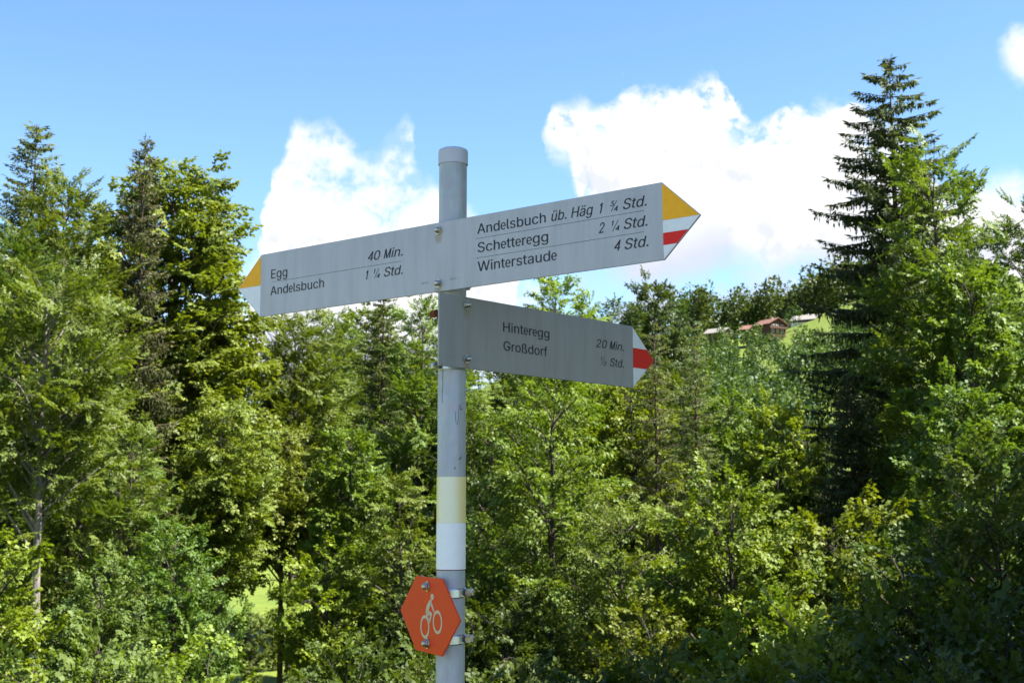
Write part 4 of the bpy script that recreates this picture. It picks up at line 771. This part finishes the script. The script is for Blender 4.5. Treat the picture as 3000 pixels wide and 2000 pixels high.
def conifer(seed, H=16., R=2.6, f0=.06, gap=.42, per=6, hang=.42, tuft=.15, tw=.045, power=.8, rise=.25, spread=.32, step=.085, sparse=0.0, leader=.9):
    rng = np.random.default_rng(seed)
    trunk, limbs = Tubes(), Tubes()
    zz = np.linspace(-.3, H, 16); TR = .011 * H + .03
    wob = np.cumsum(rng.normal(0, .004 * H / 4, (16, 2)), 0) * .5
    TP = np.stack([wob[:, 0], wob[:, 1], zz], 1)
    trunk.add(TP, TR * np.clip(1 - zz / H, .03, 1) ** .9, 9)
    A, Dv, Ln, Wd, Tt = [], [], [], [], []
    z = H * f0
    while z < H - .25:
        u = 1 - z / H
        g_ = gap * (.55 + .75 * u) * rng.uniform(.8, 1.2)
        z += g_
        if z > H - .2: break
        u = 1 - z / H
        ph = rng.uniform(0, 6.28)
        for k in range(per if u > .12 else max(3, per - 2)):
            if rng.uniform() < sparse: continue
            a = ph + k * 2 * math.pi / per + rng.normal(0, .2)
            bl = R * (u ** power) * (rng.uniform(.52, 1.14) if u > .16 else rng.uniform(.68, .95)) + .12
            el_ = rise * (1.0 - 2.2 * u) + rng.normal(0, .12 if u > .16 else .06)
            z1 = z + rng.normal(0, .3 * g_)
            c0 = np.array([np.interp(z1, zz, TP[:, 0]), np.interp(z1, zz, TP[:, 1]), z1])
            hd = np.array([math.cos(a), math.sin(a), 0]); sd = np.array([-hd[1], hd[0], 0])
            e_ = c0 + hd * bl + np.array([0, 0, bl * el_])
            md = c0 + hd * bl * .55 + np.array([0, 0, bl * (el_ * .5 - .10 * u)])
            BP = bez(c0, md, e_, 7)
            limbs.add(BP, np.linspace(.010 + .011 * bl, .003, 7), 4)
            nst = int(bl / step)
            for i in range(nst):
                s = (i + rng.uniform(0, 1)) / nst
                if s < .12: continue
                j = min(5, int(s * 6)); fr = s * 6 - j
                p = BP[j] * (1 - fr) + BP[j + 1] * fr
                lat = spread * bl * (1.02 - s) * rng.uniform(.5, 1.1) + .06
                for side in (-1, 1):
                    d = norm(hd * rng.uniform(.5, 1.0) + sd * side * rng.uniform(.6, 1.0) + np.array([0, 0, rng.uniform(-.25, .05)]))
                    ntf = max(1, int(lat / (tuft * .62)))
                    for m_ in range(ntf):
                        q_ = p + d * lat * (m_ + .2) / ntf + np.array([0, 0, -.25 * lat * ((m_ + .5) / ntf) ** 2])
                        A.append(q_); Dv.append(d + np.array([0, 0, -.25])); Ln.append(tuft * rng.uniform(.8, 1.3)); Wd.append(tw)
                        Tt.append(rng.uniform(.0, .5) + .5 * (m_ == ntf - 1) * rng.uniform(.4, 1))
                        # twigs that hang down from the laterals
                        if rng.uniform() < hang:
                            hl = rng.uniform(.8, 2.6) * tuft * min(1, .35 + .8 * u) * min(1.4, .4 + .5 * bl)
                            nh = max(1, int(hl / (tuft * .7)))
                            for x_ in range(nh):
                                A.append(q_ + np.array([rng.normal(0, .012), rng.normal(0, .012), -hl * x_ / nh])); Dv.append(np.array([rng.normal(0, .14), rng.normal(0, .14), -1]))
                                Ln.append(tuft * rng.uniform(.8, 1.2)); Wd.append(tw * .9); Tt.append(rng.uniform(0, .65))
            A.append(e_ - hd * .05); Dv.append(hd + np.array([0, 0, .15])); Ln.append(tuft * 1.4); Wd.append(tw); Tt.append(1.0)
    for k in range(int(leader / .13)):                 # bare-looking leading shoot with short bristles
        zt = H - leader + k * .13
        for _ in range(3):
            a = rng.uniform(0, 6.28)
            A.append(np.array([TP[-1, 0], TP[-1, 1], zt])); Dv.append(np.array([math.cos(a), math.sin(a), .8])); Ln.append(tuft * .8); Wd.append(tw * .7); Tt.append(rng.uniform(.2, .8))
    A, Dv, Ln, Wd, Tt = map(np.array, (A, Dv, Ln, Wd, Tt)); Dv = norm(Dv + rng.normal(0, .10, Dv.shape))
    up = norm(rng.normal(0, 1, Dv.shape) + np.array([0, 0, .8])); Bn = norm(np.cross(up, Dv)); Nn = np.cross(Dv, Bn)
    n = len(A); Vv = np.zeros((n, 4, 3))
    for k, (x_, y_, z_) in enumerate([(0, 0, .15), (.45, .5, -.2), (1.0, 0, .05), (.45, -.5, -.2)]):
        Vv[:, k] = A + Dv * (x_ * Ln)[:, None] + Bn * (y_ * Wd)[:, None] + Nn * (z_ * Wd)[:, None]
    Q = np.arange(n * 4).reshape(-1, 4)
    Vf = Vv.reshape(-1, 3)
    return dict(trunk=trunk.mesh('trunk'), limbs=limbs.mesh('limbs'), crown=bulk('crown', Vf, Q, np.clip(Tt, 0, 1)), H=H, R=float(np.percentile(np.abs(Vf[:, :2]), 98)), n=n)

VAR = {}
VDEF = {
    'lime': lambda: broadleaf(11, 25, 4.6, .10, 'dome', 172, .146, .098, .62, 'alt', .42, .98, g=1.5, ragged=.12),
    'lime_high': lambda: broadleaf(12, 14, 3.2, .52, 'dome', 60, .145, .092, .66, 'alt', .40, .95, g=1.1),
    'ash_wide': lambda: broadleaf(21, 23, 4.2, .12, 'dome', 86, .155, .072, .66, 'pinnate', .26, .80, g=1.25, ragged=.15),
    'ash_slim': lambda: broadleaf(22, 20, 2.9, .14, 'column', 86, .155, .070, .64, 'pinnate', .26, .85, g=1.15, ragged=.15),
    'ash_high': lambda: broadleaf(23, 15, 2.6, .60, 'dome', 46, .142, .060, .64, 'pinnate', .24, .85, g=1.05),
    'maple_wide': lambda: broadleaf(31, 10, 2.9, .08, 'dome', 76, .116, .096, .52, 'alt', .20, .95, fine=True),
    'maple_tall': lambda: broadleaf(32, 17, 3.6, .08, 'dome', 88, .155, .120, .64, 'alt', .28, .92, g=1.05, ragged=.14),
    'cherry': lambda: broadleaf(41, 13, 3.4, .08, 'open', 74, .165, .080, .68, 'long', .45, 1.0, g=.92),
    'slim_airy': lambda: broadleaf(51, 19, 2.2, .20, 'column', 56, .145, .090, .62, 'alt', .32, .85, ragged=.26, g=1.05),
    'oval_airy': lambda: broadleaf(52, 17, 2.8, .18, 'open', 60, .145, .090, .62, 'alt', .32, .85, ragged=.26, g=1.05),
    'shrub_broad': lambda: broadleaf(61, 5.5, 2.4, .04, 'dome', 70, .112, .092, .46, 'alt', .18, 1.1, stems=4),
    'shrub_tall': lambda: broadleaf(62, 7.5, 2.0, .05, 'open', 66, .116, .088, .46, 'alt', .24, 1.1, stems=3),
    'spruce_full': lambda: conifer(71, 27, 4.2, .06, .50, 8, .45, .21, .085, .62, .42, .36, .112),
    'spruce_weeping': lambda: conifer(72, 27, 3.2, .08, .60, 7, .95, .21, .080, .52, .30, .34, .112),
    'spruce_open': lambda: conifer(73, 27, 4.8, .05, .66, 8, .85, .23, .088, .48, .22, .27, .090, .08),
    'larch': lambda: conifer(74, 18, 2.8, .12, .52, 7, .62, .16, .052, .62, .18, .34, .105, .06),
}
def variant(k):
    if k not in VAR:
        VAR[k] = VDEF[k]()
    return VAR[k]
TREE_RNG = random.Random(5)
DK = 1.55
def tree(kind, px, top, dist, half, leafm, name, label, cat='tree', group=None, barkm='bark_grey', sink=0.0, rot=None):
    v = variant(kind)
    dist *= DK
    r = ray(px, top)
    x, y = r.x * dist, dist
    z0 = gz_(x, y) - sink
    h = CAM_Z + r.z * dist - z0
    sz = h / v['H']; sx = max((half / 3040 * dist) / v['R'], sz / 1.25)
    if sz < sx * .8:
        sz = sx * .8; z0 = CAM_Z + r.z * dist - sz * v['H']
    o = thing(name, label, cat, (x, y, z0), group)
    o.rotation_euler.z = TREE_RNG.uniform(0, 6.28) if rot is None else rot
    o.scale = (sx, sx, sz)
    for part, mm in (('trunk', barkm), ('limbs', barkm), ('crown', leafm)):
        me = v[part]
        if not me.materials: me.materials.append(MATS[mm])
        c = bpy.data.objects.new(part, me); COL.objects.link(c); c.parent = o
        c.material_slots[0].link = 'OBJECT'; c.material_slots[0].material = MATS[mm]
    return o
SPB = 'bark_spruce'
#     kind              px   top  dist half  leaves
TREES = [
    # left group
    ('spruce_full',     85,  285, 36, 175, 'needle_young', 'spruce_tree', 'leftmost tall spruce with light green tips against the blue sky', SPB),
    ('ash_wide',       150,  395, 33, 110, 'leaf_ash', 'ash_tree', 'feathery ash in front of the leftmost spruce, below its tip', None),
    ('spruce_weeping', 335,  305, 34,  62, 'needle_brown', 'spruce_tree', 'brownish weeping spruce standing against the yellow-green lime', SPB),
    ('lime',           408,  365, 40, 215, 'leaf_lime', 'lime_tree', 'broad yellow-green flowering lime behind the weeping spruce', None),
    ('ash_wide',        30,  520, 30, 120, 'leaf_shaded', 'ash_tree', 'dark ash on the left picture edge below the leftmost spruce', None),
    ('ash_slim',       205,  640, 27, 115, 'leaf_ash', 'ash_tree', 'bright ash between the leftmost and the weeping spruce, lower', None),
    ('ash_wide',        60,  760, 33, 150, 'leaf_ash', 'ash_tree', 'full mid-green ash low on the left, above the pale slender trunk', None),
    ('ash_slim',       300,  960, 25, 110, 'leaf_ash', 'ash_tree', 'ash below the weeping spruce, its crown starting under the drooping boughs', None),
    ('lime_high',      520,  900, 36, 105, 'leaf_lime', 'lime_tree', 'smaller yellow-green lime below the left arrow tip, beside the meadow', None),
    ('ash_high',       680,  705, 44,  95, 'leaf_ash', 'ash_tree', 'airy thin tree under the left arm of the upper sign, sky showing through', None),
    ('lime_high',      655,  960, 40,  85, 'leaf_lime', 'young_tree', 'young tree over the bright meadow gap, dark trunk below', None),
    ('spruce_weeping', 880,  640, 48,  95, 'needle_young', 'spruce_tree', 'light green spruce just left of the post below the upper sign', SPB),
    ('ash_slim',       965,  672, 40,  75, 'leaf_ash', 'ash_tree', 'slender ash touching the left edge of the post below the upper sign', None),
    ('maple_tall',     800,  980, 31, 100, 'leaf_cherry', 'maple_tree', 'mid-green maple centre-left between the meadow gap and the post', None),
    ('oval_airy',      930, 1080, 26,  95, 'leaf_cherry', 'young_tree', 'dense young tree left of the yellow band on the post', None),
    ('maple_wide',     410, 1190, 24, 100, 'leaf_hazel', 'maple_tree', 'low maple left of the meadow gap, below the ash', None),
    ('shrub_tall',      20, 1230, 17, 120, 'leaf_bright', 'hazel_shrub', 'bright hazel shrub in the lower left corner', None),
    ('maple_wide',     230, 1290, 20, 115, 'leaf_hazel', 'maple_tree', 'low maple right of the pale slender trunk, bottom left', None),
    ('ash_high',       120,  600, 23, 115, 'leaf_ash', 'ash_tree', 'slender ash with the pale bare trunk near the lower left corner', 'bark_pale'),
    ('shrub_tall',     780, 1240, 26,  80, 'leaf_bright', 'hazel_shrub', 'light green shrub right of the meadow gap', None),
    ('shrub_broad',    620, 1560, 20, 110, 'leaf_hazel', 'hazel_shrub', 'broad shrub at the bottom edge under the meadow gap', None),
    ('shrub_broad',    330, 1470, 17, 120, 'leaf_bright', 'hazel_shrub', 'yellowish shrub at the bottom edge, left of the meadow gap', None),
    ('shrub_broad',    850, 1440, 18, 100, 'leaf_shaded', 'hazel_shrub', 'dark shrub at the bottom edge, left of the red hexagon', None),
    ('shrub_tall',     632, 1390, 52,  26, 'leaf_bright', 'young_sapling', 'sapling at the right rim of the meadow gap', None),
    ('shrub_tall',     580, 1400, 47,  26, 'leaf_hazel', 'young_sapling', 'small sapling standing in the bright meadow gap', None),
    # behind and right of the post
    ('cherry',        1130,  900, 30, 110, 'leaf_shaded', 'cherry_tree', 'dark cherry right behind the post below the short sign', None),
    ('oval_airy',     1262,  628, 52,  62, 'leaf_bright', 'ash_tree', 'tall light green ash rising above the short sign, nearest the post', None),
    ('slim_airy',     1345,  672, 60,  50, 'leaf_bright', 'ash_tree', 'light ash above the short sign, second from the post', None),
    ('oval_airy',     1425,  690, 85,  52, 'leaf_far', 'ash_tree', 'blue-green tree above the middle of the short sign', None),
    ('maple_tall',    1495,  645, 95,  66, 'leaf_far', 'maple_tree', 'round-topped tall tree above the red tip of the short sign', None),
    ('slim_airy',     1560,  690, 100, 30, 'leaf_far', 'ash_tree', 'thin tree just right of the round-topped tree by the red tip', None),
    ('cherry',        1265,  880, 23, 165, 'leaf_cherry', 'cherry_tree', 'spreading cherry in front, under the middle of the short sign', None),
    ('larch',         1505,  730, 31,  85, 'needle_larch', 'larch_tree', 'slender larch with a straight black trunk behind the red arrow tip', SPB),
    ('larch',         1595,  735, 36,  80, 'needle_larch', 'larch_tree', 'drooping larch right of the black straight trunk', SPB),
    ('maple_tall',    1450,  860, 34,  85, 'leaf_bright', 'maple_tree', 'light maple below the red arrow tip, behind the cherry', None),
    ('cherry',        1420, 1120, 19, 130, 'leaf_cherry', 'cherry_tree', 'forked cherry with dark stem low in the middle right', None),
    ('maple_tall',    1775,  925, 30,  85, 'leaf_bright', 'maple_tree', 'bright maple left of the big dark spruce', None),
    ('maple_wide',    1670, 1060, 18, 215, 'leaf_maple', 'maple_tree', 'large sunlit yellow-green maple in the lower right foreground', None),
    ('maple_wide',    1500, 1380, 14, 130, 'leaf_maple', 'maple_tree', 'low sunlit maple at the bottom, right of the post', None),
    ('shrub_tall',    1180, 1340, 19, 110, 'leaf_shaded', 'hazel_shrub', 'dark shrub right of the post near the bottom', None),
    ('shrub_broad',   1130, 1500, 14, 110, 'leaf_shaded', 'hazel_shrub', 'dark shrub at the bottom edge beside the post', None),
    ('shrub_tall',    1320, 1330, 22, 110, 'leaf_shaded', 'hazel_shrub', 'dark shrub in the shade below the forked cherry', None),
    # right group
    ('spruce_open',   2040,  138, 31, 235, 'needle_spruce', 'spruce_tree', 'tallest dark spruce on the right with tiered drooping boughs', SPB),
    ('ash_slim',      2150,  325, 27, 100, 'leaf_hazel', 'ash_tree', 'green ash climbing in front of the tallest spruce', None),
    ('maple_tall',    2215,  600, 25, 110, 'leaf_ash', 'maple_tree', 'green maple right of the tallest spruce, leaning to the picture edge', None),
    ('ash_wide',      2365,  465, 40,  85, 'leaf_shaded', 'ash_tree', 'dark tree cut by the right picture edge', None),
    ('maple_tall',    2200,  880, 20, 140, 'leaf_hazel', 'maple_tree', 'green maple with dark stem under the ash, at right', None),
    ('maple_wide',    2290, 1000, 15, 130, 'leaf_hazel', 'maple_tree', 'large-leaved maple near the right edge at half height', None),
    ('shrub_tall',    1960, 1130, 19, 100, 'leaf_maple', 'hazel_shrub', 'sunlit shrub below the black side of the tallest spruce', None),
    ('maple_wide',    2080, 1230, 14, 160, 'leaf_shaded', 'maple_tree', 'dark maple low on the right in the shade', None),
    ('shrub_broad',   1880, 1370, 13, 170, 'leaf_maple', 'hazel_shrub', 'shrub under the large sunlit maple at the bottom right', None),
    ('shrub_broad',   2290, 1300, 10, 150, 'leaf_shaded', 'hazel_shrub', 'shaded shrub in the lower right corner', None),
    ('shrub_broad',   2080, 1480, 9,  170, 'leaf_shaded', 'hazel_shrub', 'shaded shrub at the bottom edge, right', None),
    # second row that closes the wall of leaves
    ('maple_tall',     -10,  600, 46, 150, 'leaf_shaded', 'maple_tree', 'dark tree behind the ash on the left picture edge', None),
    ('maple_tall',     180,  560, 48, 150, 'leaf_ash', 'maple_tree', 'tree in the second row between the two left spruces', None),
    ('slim_airy',     490,  720, 56, 70, 'leaf_shaded', 'ash_tree', 'dark tree in the second row under the left arrow tip', None),
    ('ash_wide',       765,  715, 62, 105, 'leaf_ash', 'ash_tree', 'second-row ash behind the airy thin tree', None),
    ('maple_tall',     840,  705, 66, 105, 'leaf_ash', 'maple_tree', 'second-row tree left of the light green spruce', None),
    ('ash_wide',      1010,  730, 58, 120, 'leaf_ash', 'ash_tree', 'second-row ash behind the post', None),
    ('maple_tall',    1060,  930, 40, 120, 'leaf_shaded', 'maple_tree', 'dark tree directly behind the post at band height', None),
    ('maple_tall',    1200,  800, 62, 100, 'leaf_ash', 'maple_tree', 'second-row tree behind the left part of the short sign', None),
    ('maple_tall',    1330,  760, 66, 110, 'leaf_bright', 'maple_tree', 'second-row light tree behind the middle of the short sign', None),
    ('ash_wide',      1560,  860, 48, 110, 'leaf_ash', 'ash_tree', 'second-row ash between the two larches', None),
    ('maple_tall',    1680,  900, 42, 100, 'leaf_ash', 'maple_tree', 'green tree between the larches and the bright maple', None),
    ('maple_tall',    1850,  960, 34, 110, 'leaf_shaded', 'maple_tree', 'shaded tree at the foot of the tallest spruce', None),
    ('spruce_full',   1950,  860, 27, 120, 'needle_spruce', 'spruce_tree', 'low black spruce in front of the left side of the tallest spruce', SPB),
    ('maple_tall',    2060,  900, 35, 150, 'leaf_shaded', 'maple_tree', 'dark tree behind the tallest spruce trunk', None),
    ('maple_tall',    2300,  680, 38, 150, 'leaf_shaded', 'maple_tree', 'dark second-row tree at the right picture edge', None),
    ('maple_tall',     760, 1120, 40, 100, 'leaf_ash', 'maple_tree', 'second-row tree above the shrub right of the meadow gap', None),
    ('maple_tall',     400, 1000, 44, 120, 'leaf_shaded', 'maple_tree', 'dark second-row tree below the lime', None),
    ('maple_wide',     980, 1290, 22, 120, 'leaf_shaded', 'maple_tree', 'dark low maple behind the red hexagon', None),
    ('maple_wide',    1260, 1180, 27, 140, 'leaf_shaded', 'maple_tree', 'dark low maple behind the white band', None),
    ('shrub_broad',   1380, 1480, 13, 140, 'leaf_shaded', 'hazel_shrub', 'dark shrub at the bottom edge right of the post', None),
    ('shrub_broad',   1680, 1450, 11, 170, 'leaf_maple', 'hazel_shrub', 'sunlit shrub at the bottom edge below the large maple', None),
    ('shrub_broad',   1000, 1500, 13, 110, 'leaf_shaded', 'hazel_shrub', 'dark shrub at the bottom edge below the red hexagon', None),
    ('shrub_broad',    215, 1450, 14, 110, 'leaf_hazel', 'hazel_shrub', 'green shrub at the bottom edge right of the pale trunk', None),
    # the wood edge goes on to the left of the picture
    ('maple_tall',    -190,  600, 38, 160, 'leaf_ash', 'maple_tree', 'first maple beyond the left picture edge', None),
    ('ash_wide',      -340,  520, 42, 170, 'leaf_ash', 'ash_tree', 'ash beyond the left picture edge, next to the first maple', None),
    ('spruce_full',   -520,  400, 44, 170, 'needle_young', 'spruce_tree', 'spruce well beyond the left picture edge', SPB),
    ('maple_tall',    -640,  700, 34, 180, 'leaf_hazel', 'maple_tree', 'maple in front of the spruce beyond the left picture edge', None),
    ('lime',          -860,  480, 42, 210, 'leaf_lime', 'lime_tree', 'lime farthest beyond the left picture edge', None),
    ('maple_tall',    -420,  900, 30, 170, 'leaf_hazel', 'maple_tree', 'low maple under the ash beyond the left picture edge', None),
    ('maple_wide',    -180, 1050, 24, 150, 'leaf_hazel', 'maple_tree', 'low maple just outside the lower left corner', None),
]
for kind, px, top, dist, half, lm, nm, lb, bk in TREES:
    tree(kind, px, top, dist, half, lm, nm, lb, 'shrub' if 'shrub' in nm else 'sapling' if 'sapling' in nm else 'tree', None, bk or 'bark_grey')

# ------------------------------------------------------------------ woods on the far slope
def wood(name, label, seed, spots, nleaf, leafm, fsize, hrange, conif=.35):
    rng = np.random.default_rng(seed); C, S, TI = [], [], []
    for (x, y) in spots:
        h = rng.uniform(*hrange); con = rng.uniform() < conif
        z0 = gz_(x, y); rad_ = h * (rng.uniform(.17, .22) if con else rng.uniform(.24, .34))
        n = nleaf
        if con:
            u = rng.uniform(0, 1, n) ** .6; rr = rad_ * u * rng.uniform(.55, 1.05, n); zz = h * (1 - u * .92); an = rng.uniform(0, 6.28, n)
            pos = np.stack([rr * np.cos(an), rr * np.sin(an), zz], 1)
        else:
            lob = norm(rng.normal(0, 1, (9, 3))) * np.array([rad_ * .55, rad_ * .55, h * .24]) + np.array([0, 0, h * .60])
            k = rng.integers(0, 9, n); d = norm(rng.normal(0, 1, (n, 3))) * rng.uniform(.72, 1.05, (n, 1))
            pos = lob[k] + d * np.array([rad_ * .52, rad_ * .52, h * .20])
        C.append(pos + np.array([x, y, z0])); S.append(rng.uniform(.6, 1.3, n) * fsize * (.75 if con else 1)); b = rng.uniform(0, 1) * (.35 if con else 1)
        TI.append(np.clip(b * .6 + rng.uniform(0, .4, n), 0, 1))
    C, S, TI = np.concatenate(C), np.concatenate(S), np.concatenate(TI); n = len(C)
    Dn = norm(rng.normal(0, 1, (n, 3))); up = norm(rng.normal(0, .6, (n, 3)) + np.array([0, 0, 1])); Bn = norm(np.cross(up, Dn))
    Vv = np.stack([C - Dn * S[:, None] * .6, C + Bn * S[:, None] * .4, C + Dn * S[:, None] * .6, C - Bn * S[:, None] * .4], 1).reshape(-1, 3)
    o = new_obj(name, bulk(name, Vv, np.arange(n * 4).reshape(-1, 4), TI), leafm)
    o['kind'] = 'stuff'; o['label'] = label; o['category'] = 'wood'
    return o
rg = np.random.default_rng(8)
ridge = []
for i in range(240):
    y = rg.uniform(655, 770); a = rg.uniform(.128, .36); ridge.append((a * y, y))
for i in range(110):
    y = rg.uniform(640, 760); a = rg.uniform(-.5, .13); ridge.append((a * y, y))
wood('far_wood', 'dark blue-green wood along the hill crest behind the houses', 3, ridge, 270, 'leaf_far', 1.7, (20, 30), .35)
slope = []
while len(slope) < 430:
    y = 120 + 460 * rg.uniform(0, 1) ** .75; a = rg.uniform(-.06, .30)
    if a < -.005 and y > 190: continue                       # meadow under the short sign
    if y > 505 and .190 < a < .240: continue                 # meadow below the houses
    if y > 560 and a > .11: continue
    slope.append((a * y, y))
while len(slope) < 540:
    y = rg.uniform(170, 620); a = rg.uniform(-.5, -.07); slope.append((a * y, y))
for px_, y_ in ((1622, 588), (1638, 580), (1660, 584), (1676, 592), (1694, 586), (1712, 590), (1730, 560), (1812, 606), (1830, 618)):
    slope.append(((px_ - 1176) / 3040 * y_, y_))
wood('slope_wood', 'mixed green wood on the far slope right of the short sign', 4, slope, 310, 'leaf_far', .84, (8, 15), .3)

# ------------------------------------------------------------------ houses on the hill
def house(name, label, px, base, dist, wd, dp, hw, hr, yaw, roofm, gablem, lower='render_white'):
    r = ray(px, base); x, y = r.x * dist, dist
    z = CAM_Z + r.z * dist
    H = thing(name, label, 'house', (x, y, z)); H.rotation_euler.z = yaw
    def prism(nm, x0, x1, y0, y1, z0, z1, m_):
        bm = bmesh.new(); bmesh.ops.create_cube(bm, size=1, matrix=Matrix.Translation(((x0 + x1) / 2, (y0 + y1) / 2, (z0 + z1) / 2)) @ Matrix.Diagonal((x1 - x0, y1 - y0, z1 - z0, 1)))
        return new_obj(nm, bm_mesh(nm, bm), m_, H)
    a, b = wd / 2, dp / 2
    wl_ = prism('wall', -a, a, -b, b, -3, hw * .5, lower)
    v = [(-a - .02, -b - .02, hw * .5), (a + .02, -b - .02, hw * .5), (a + .02, b + .02, hw * .5), (-a - .02, b + .02, hw * .5), (-a - .02, -b - .02, hw), (a + .02, -b - .02, hw), (a + .02, b + .02, hw), (-a - .02, b + .02, hw), (0, -b - .02, hw + hr), (0, b + .02, hw + hr)]
    f = [(0, 1, 5, 8, 4), (2, 3, 7, 9, 6), (1, 2, 6, 5), (3, 0, 4, 7), (4, 8, 9, 7), (5, 6, 9, 8)]
    up_ = new_obj('upper_wall', pymesh('upper_wall', v, f), gablem, H)
    ov = 1.1; k = hr / a
    for s in (-1, 1):
        p = [(0, -b - ov, hw + hr + .15), (s * (a + ov), -b - ov, hw - k * ov + .15), (s * (a + ov), b + ov, hw - k * ov + .15), (0, b + ov, hw + hr + .15)]
        p2 = [(q0, q1, q2 + .28) for q0, q1, q2 in p]
        vv = p + p2; ff = [(0, 1, 2, 3), (4, 7, 6, 5), (0, 4, 5, 1), (1, 5, 6, 2), (2, 6, 7, 3), (3, 7, 4, 0)]
        new_obj('roof', pymesh('roof', vv, ff), roofm, H)
    for zc in (hw * .25, hw * .75):
        for xc in (-.55, 0, .55):
            wn_ = prism('window', xc * a - .55, xc * a + .55, -b - .10, -b - .03, zc - .6, zc + .6, 'glass_dark')
            ff_ = prism('window_frame', xc * a - .68, xc * a + .68, -b - .075, -b - .028, zc - .74, zc + .74, 'render_white')
            ff_.parent = wn_
    prism('balcony', -a - .3, a + .3, -b - 1.1, -b - .12, hw * .5 - .1, hw * .5 + .8, 'timber')
    prism('chimney', a * .3, a * .3 + .7, -.4, .4, hw + hr * .5, hw + hr + 1.0, 'render_white')
    return H
house('farmhouse', 'brown timber farmhouse with reddish gable roof on the hill below the wood', 1768, 768, 600, 9.5, 11, 4.2, 2.5, rad(28), 'roof_tile', 'timber', 'timber')
house('farmhouse', 'long low farm wing with pinkish tiled roof left of the timber gable', 1738, 772, 606, 8, 12, 3.0, 1.9, rad(62), 'roof_tile', 'timber', 'timber')
house('farmhouse', 'grey-roofed house half hidden by trees left of the farm', 1650, 782, 612, 7, 9, 3.4, 2.0, rad(50), 'roof_grey', 'timber', 'timber')
house('farmhouse', 'grey-roofed house higher up, beside the tallest spruce', 1852, 748, 640, 10, 12, 2.4, 2.6, rad(55), 'roof_grey', 'timber')

# ------------------------------------------------------------------ trees along the lane, right of the photographer
def lane_tree(kind, x, y, sc_, leafm, name, label):
    v = variant(kind); o = thing(name, label, 'tree', (x, y, gz_(x, y)))
    o.scale = (sc_,) * 3; o.rotation_euler.z = x * 1.7
    for part, mm in (('trunk', 'bark_grey'), ('limbs', 'bark_grey'), ('crown', leafm)):
        c = bpy.data.objects.new(part, v[part]); COL.objects.link(c); c.parent = o
        c.material_slots[0].link = 'OBJECT'; c.material_slots[0].material = MATS[mm]
lane_tree('lime', 7.6, 1.2, .62, 'leaf_lime', 'lime_tree', 'lime beside the lane to the right of the signpost, outside the picture')
lane_tree('maple_tall', 11.5, .2, .95, 'leaf_hazel', 'maple_tree', 'maple behind the lane-side lime, outside the picture')
lane_tree('maple_tall', 11.0, 8.6, 1.2, 'leaf_hazel', 'maple_tree', 'maple on the bank nearest the lane-side lime, outside the picture')
lane_tree('maple_tall', 16.0, 13.5, 1.6, 'leaf_shaded', 'maple_tree', 'middle maple on the right bank, outside the picture')
lane_tree('maple_tall', 22.5, 19.5, 1.6, 'leaf_shaded', 'maple_tree', 'farthest maple on the right bank, outside the picture')
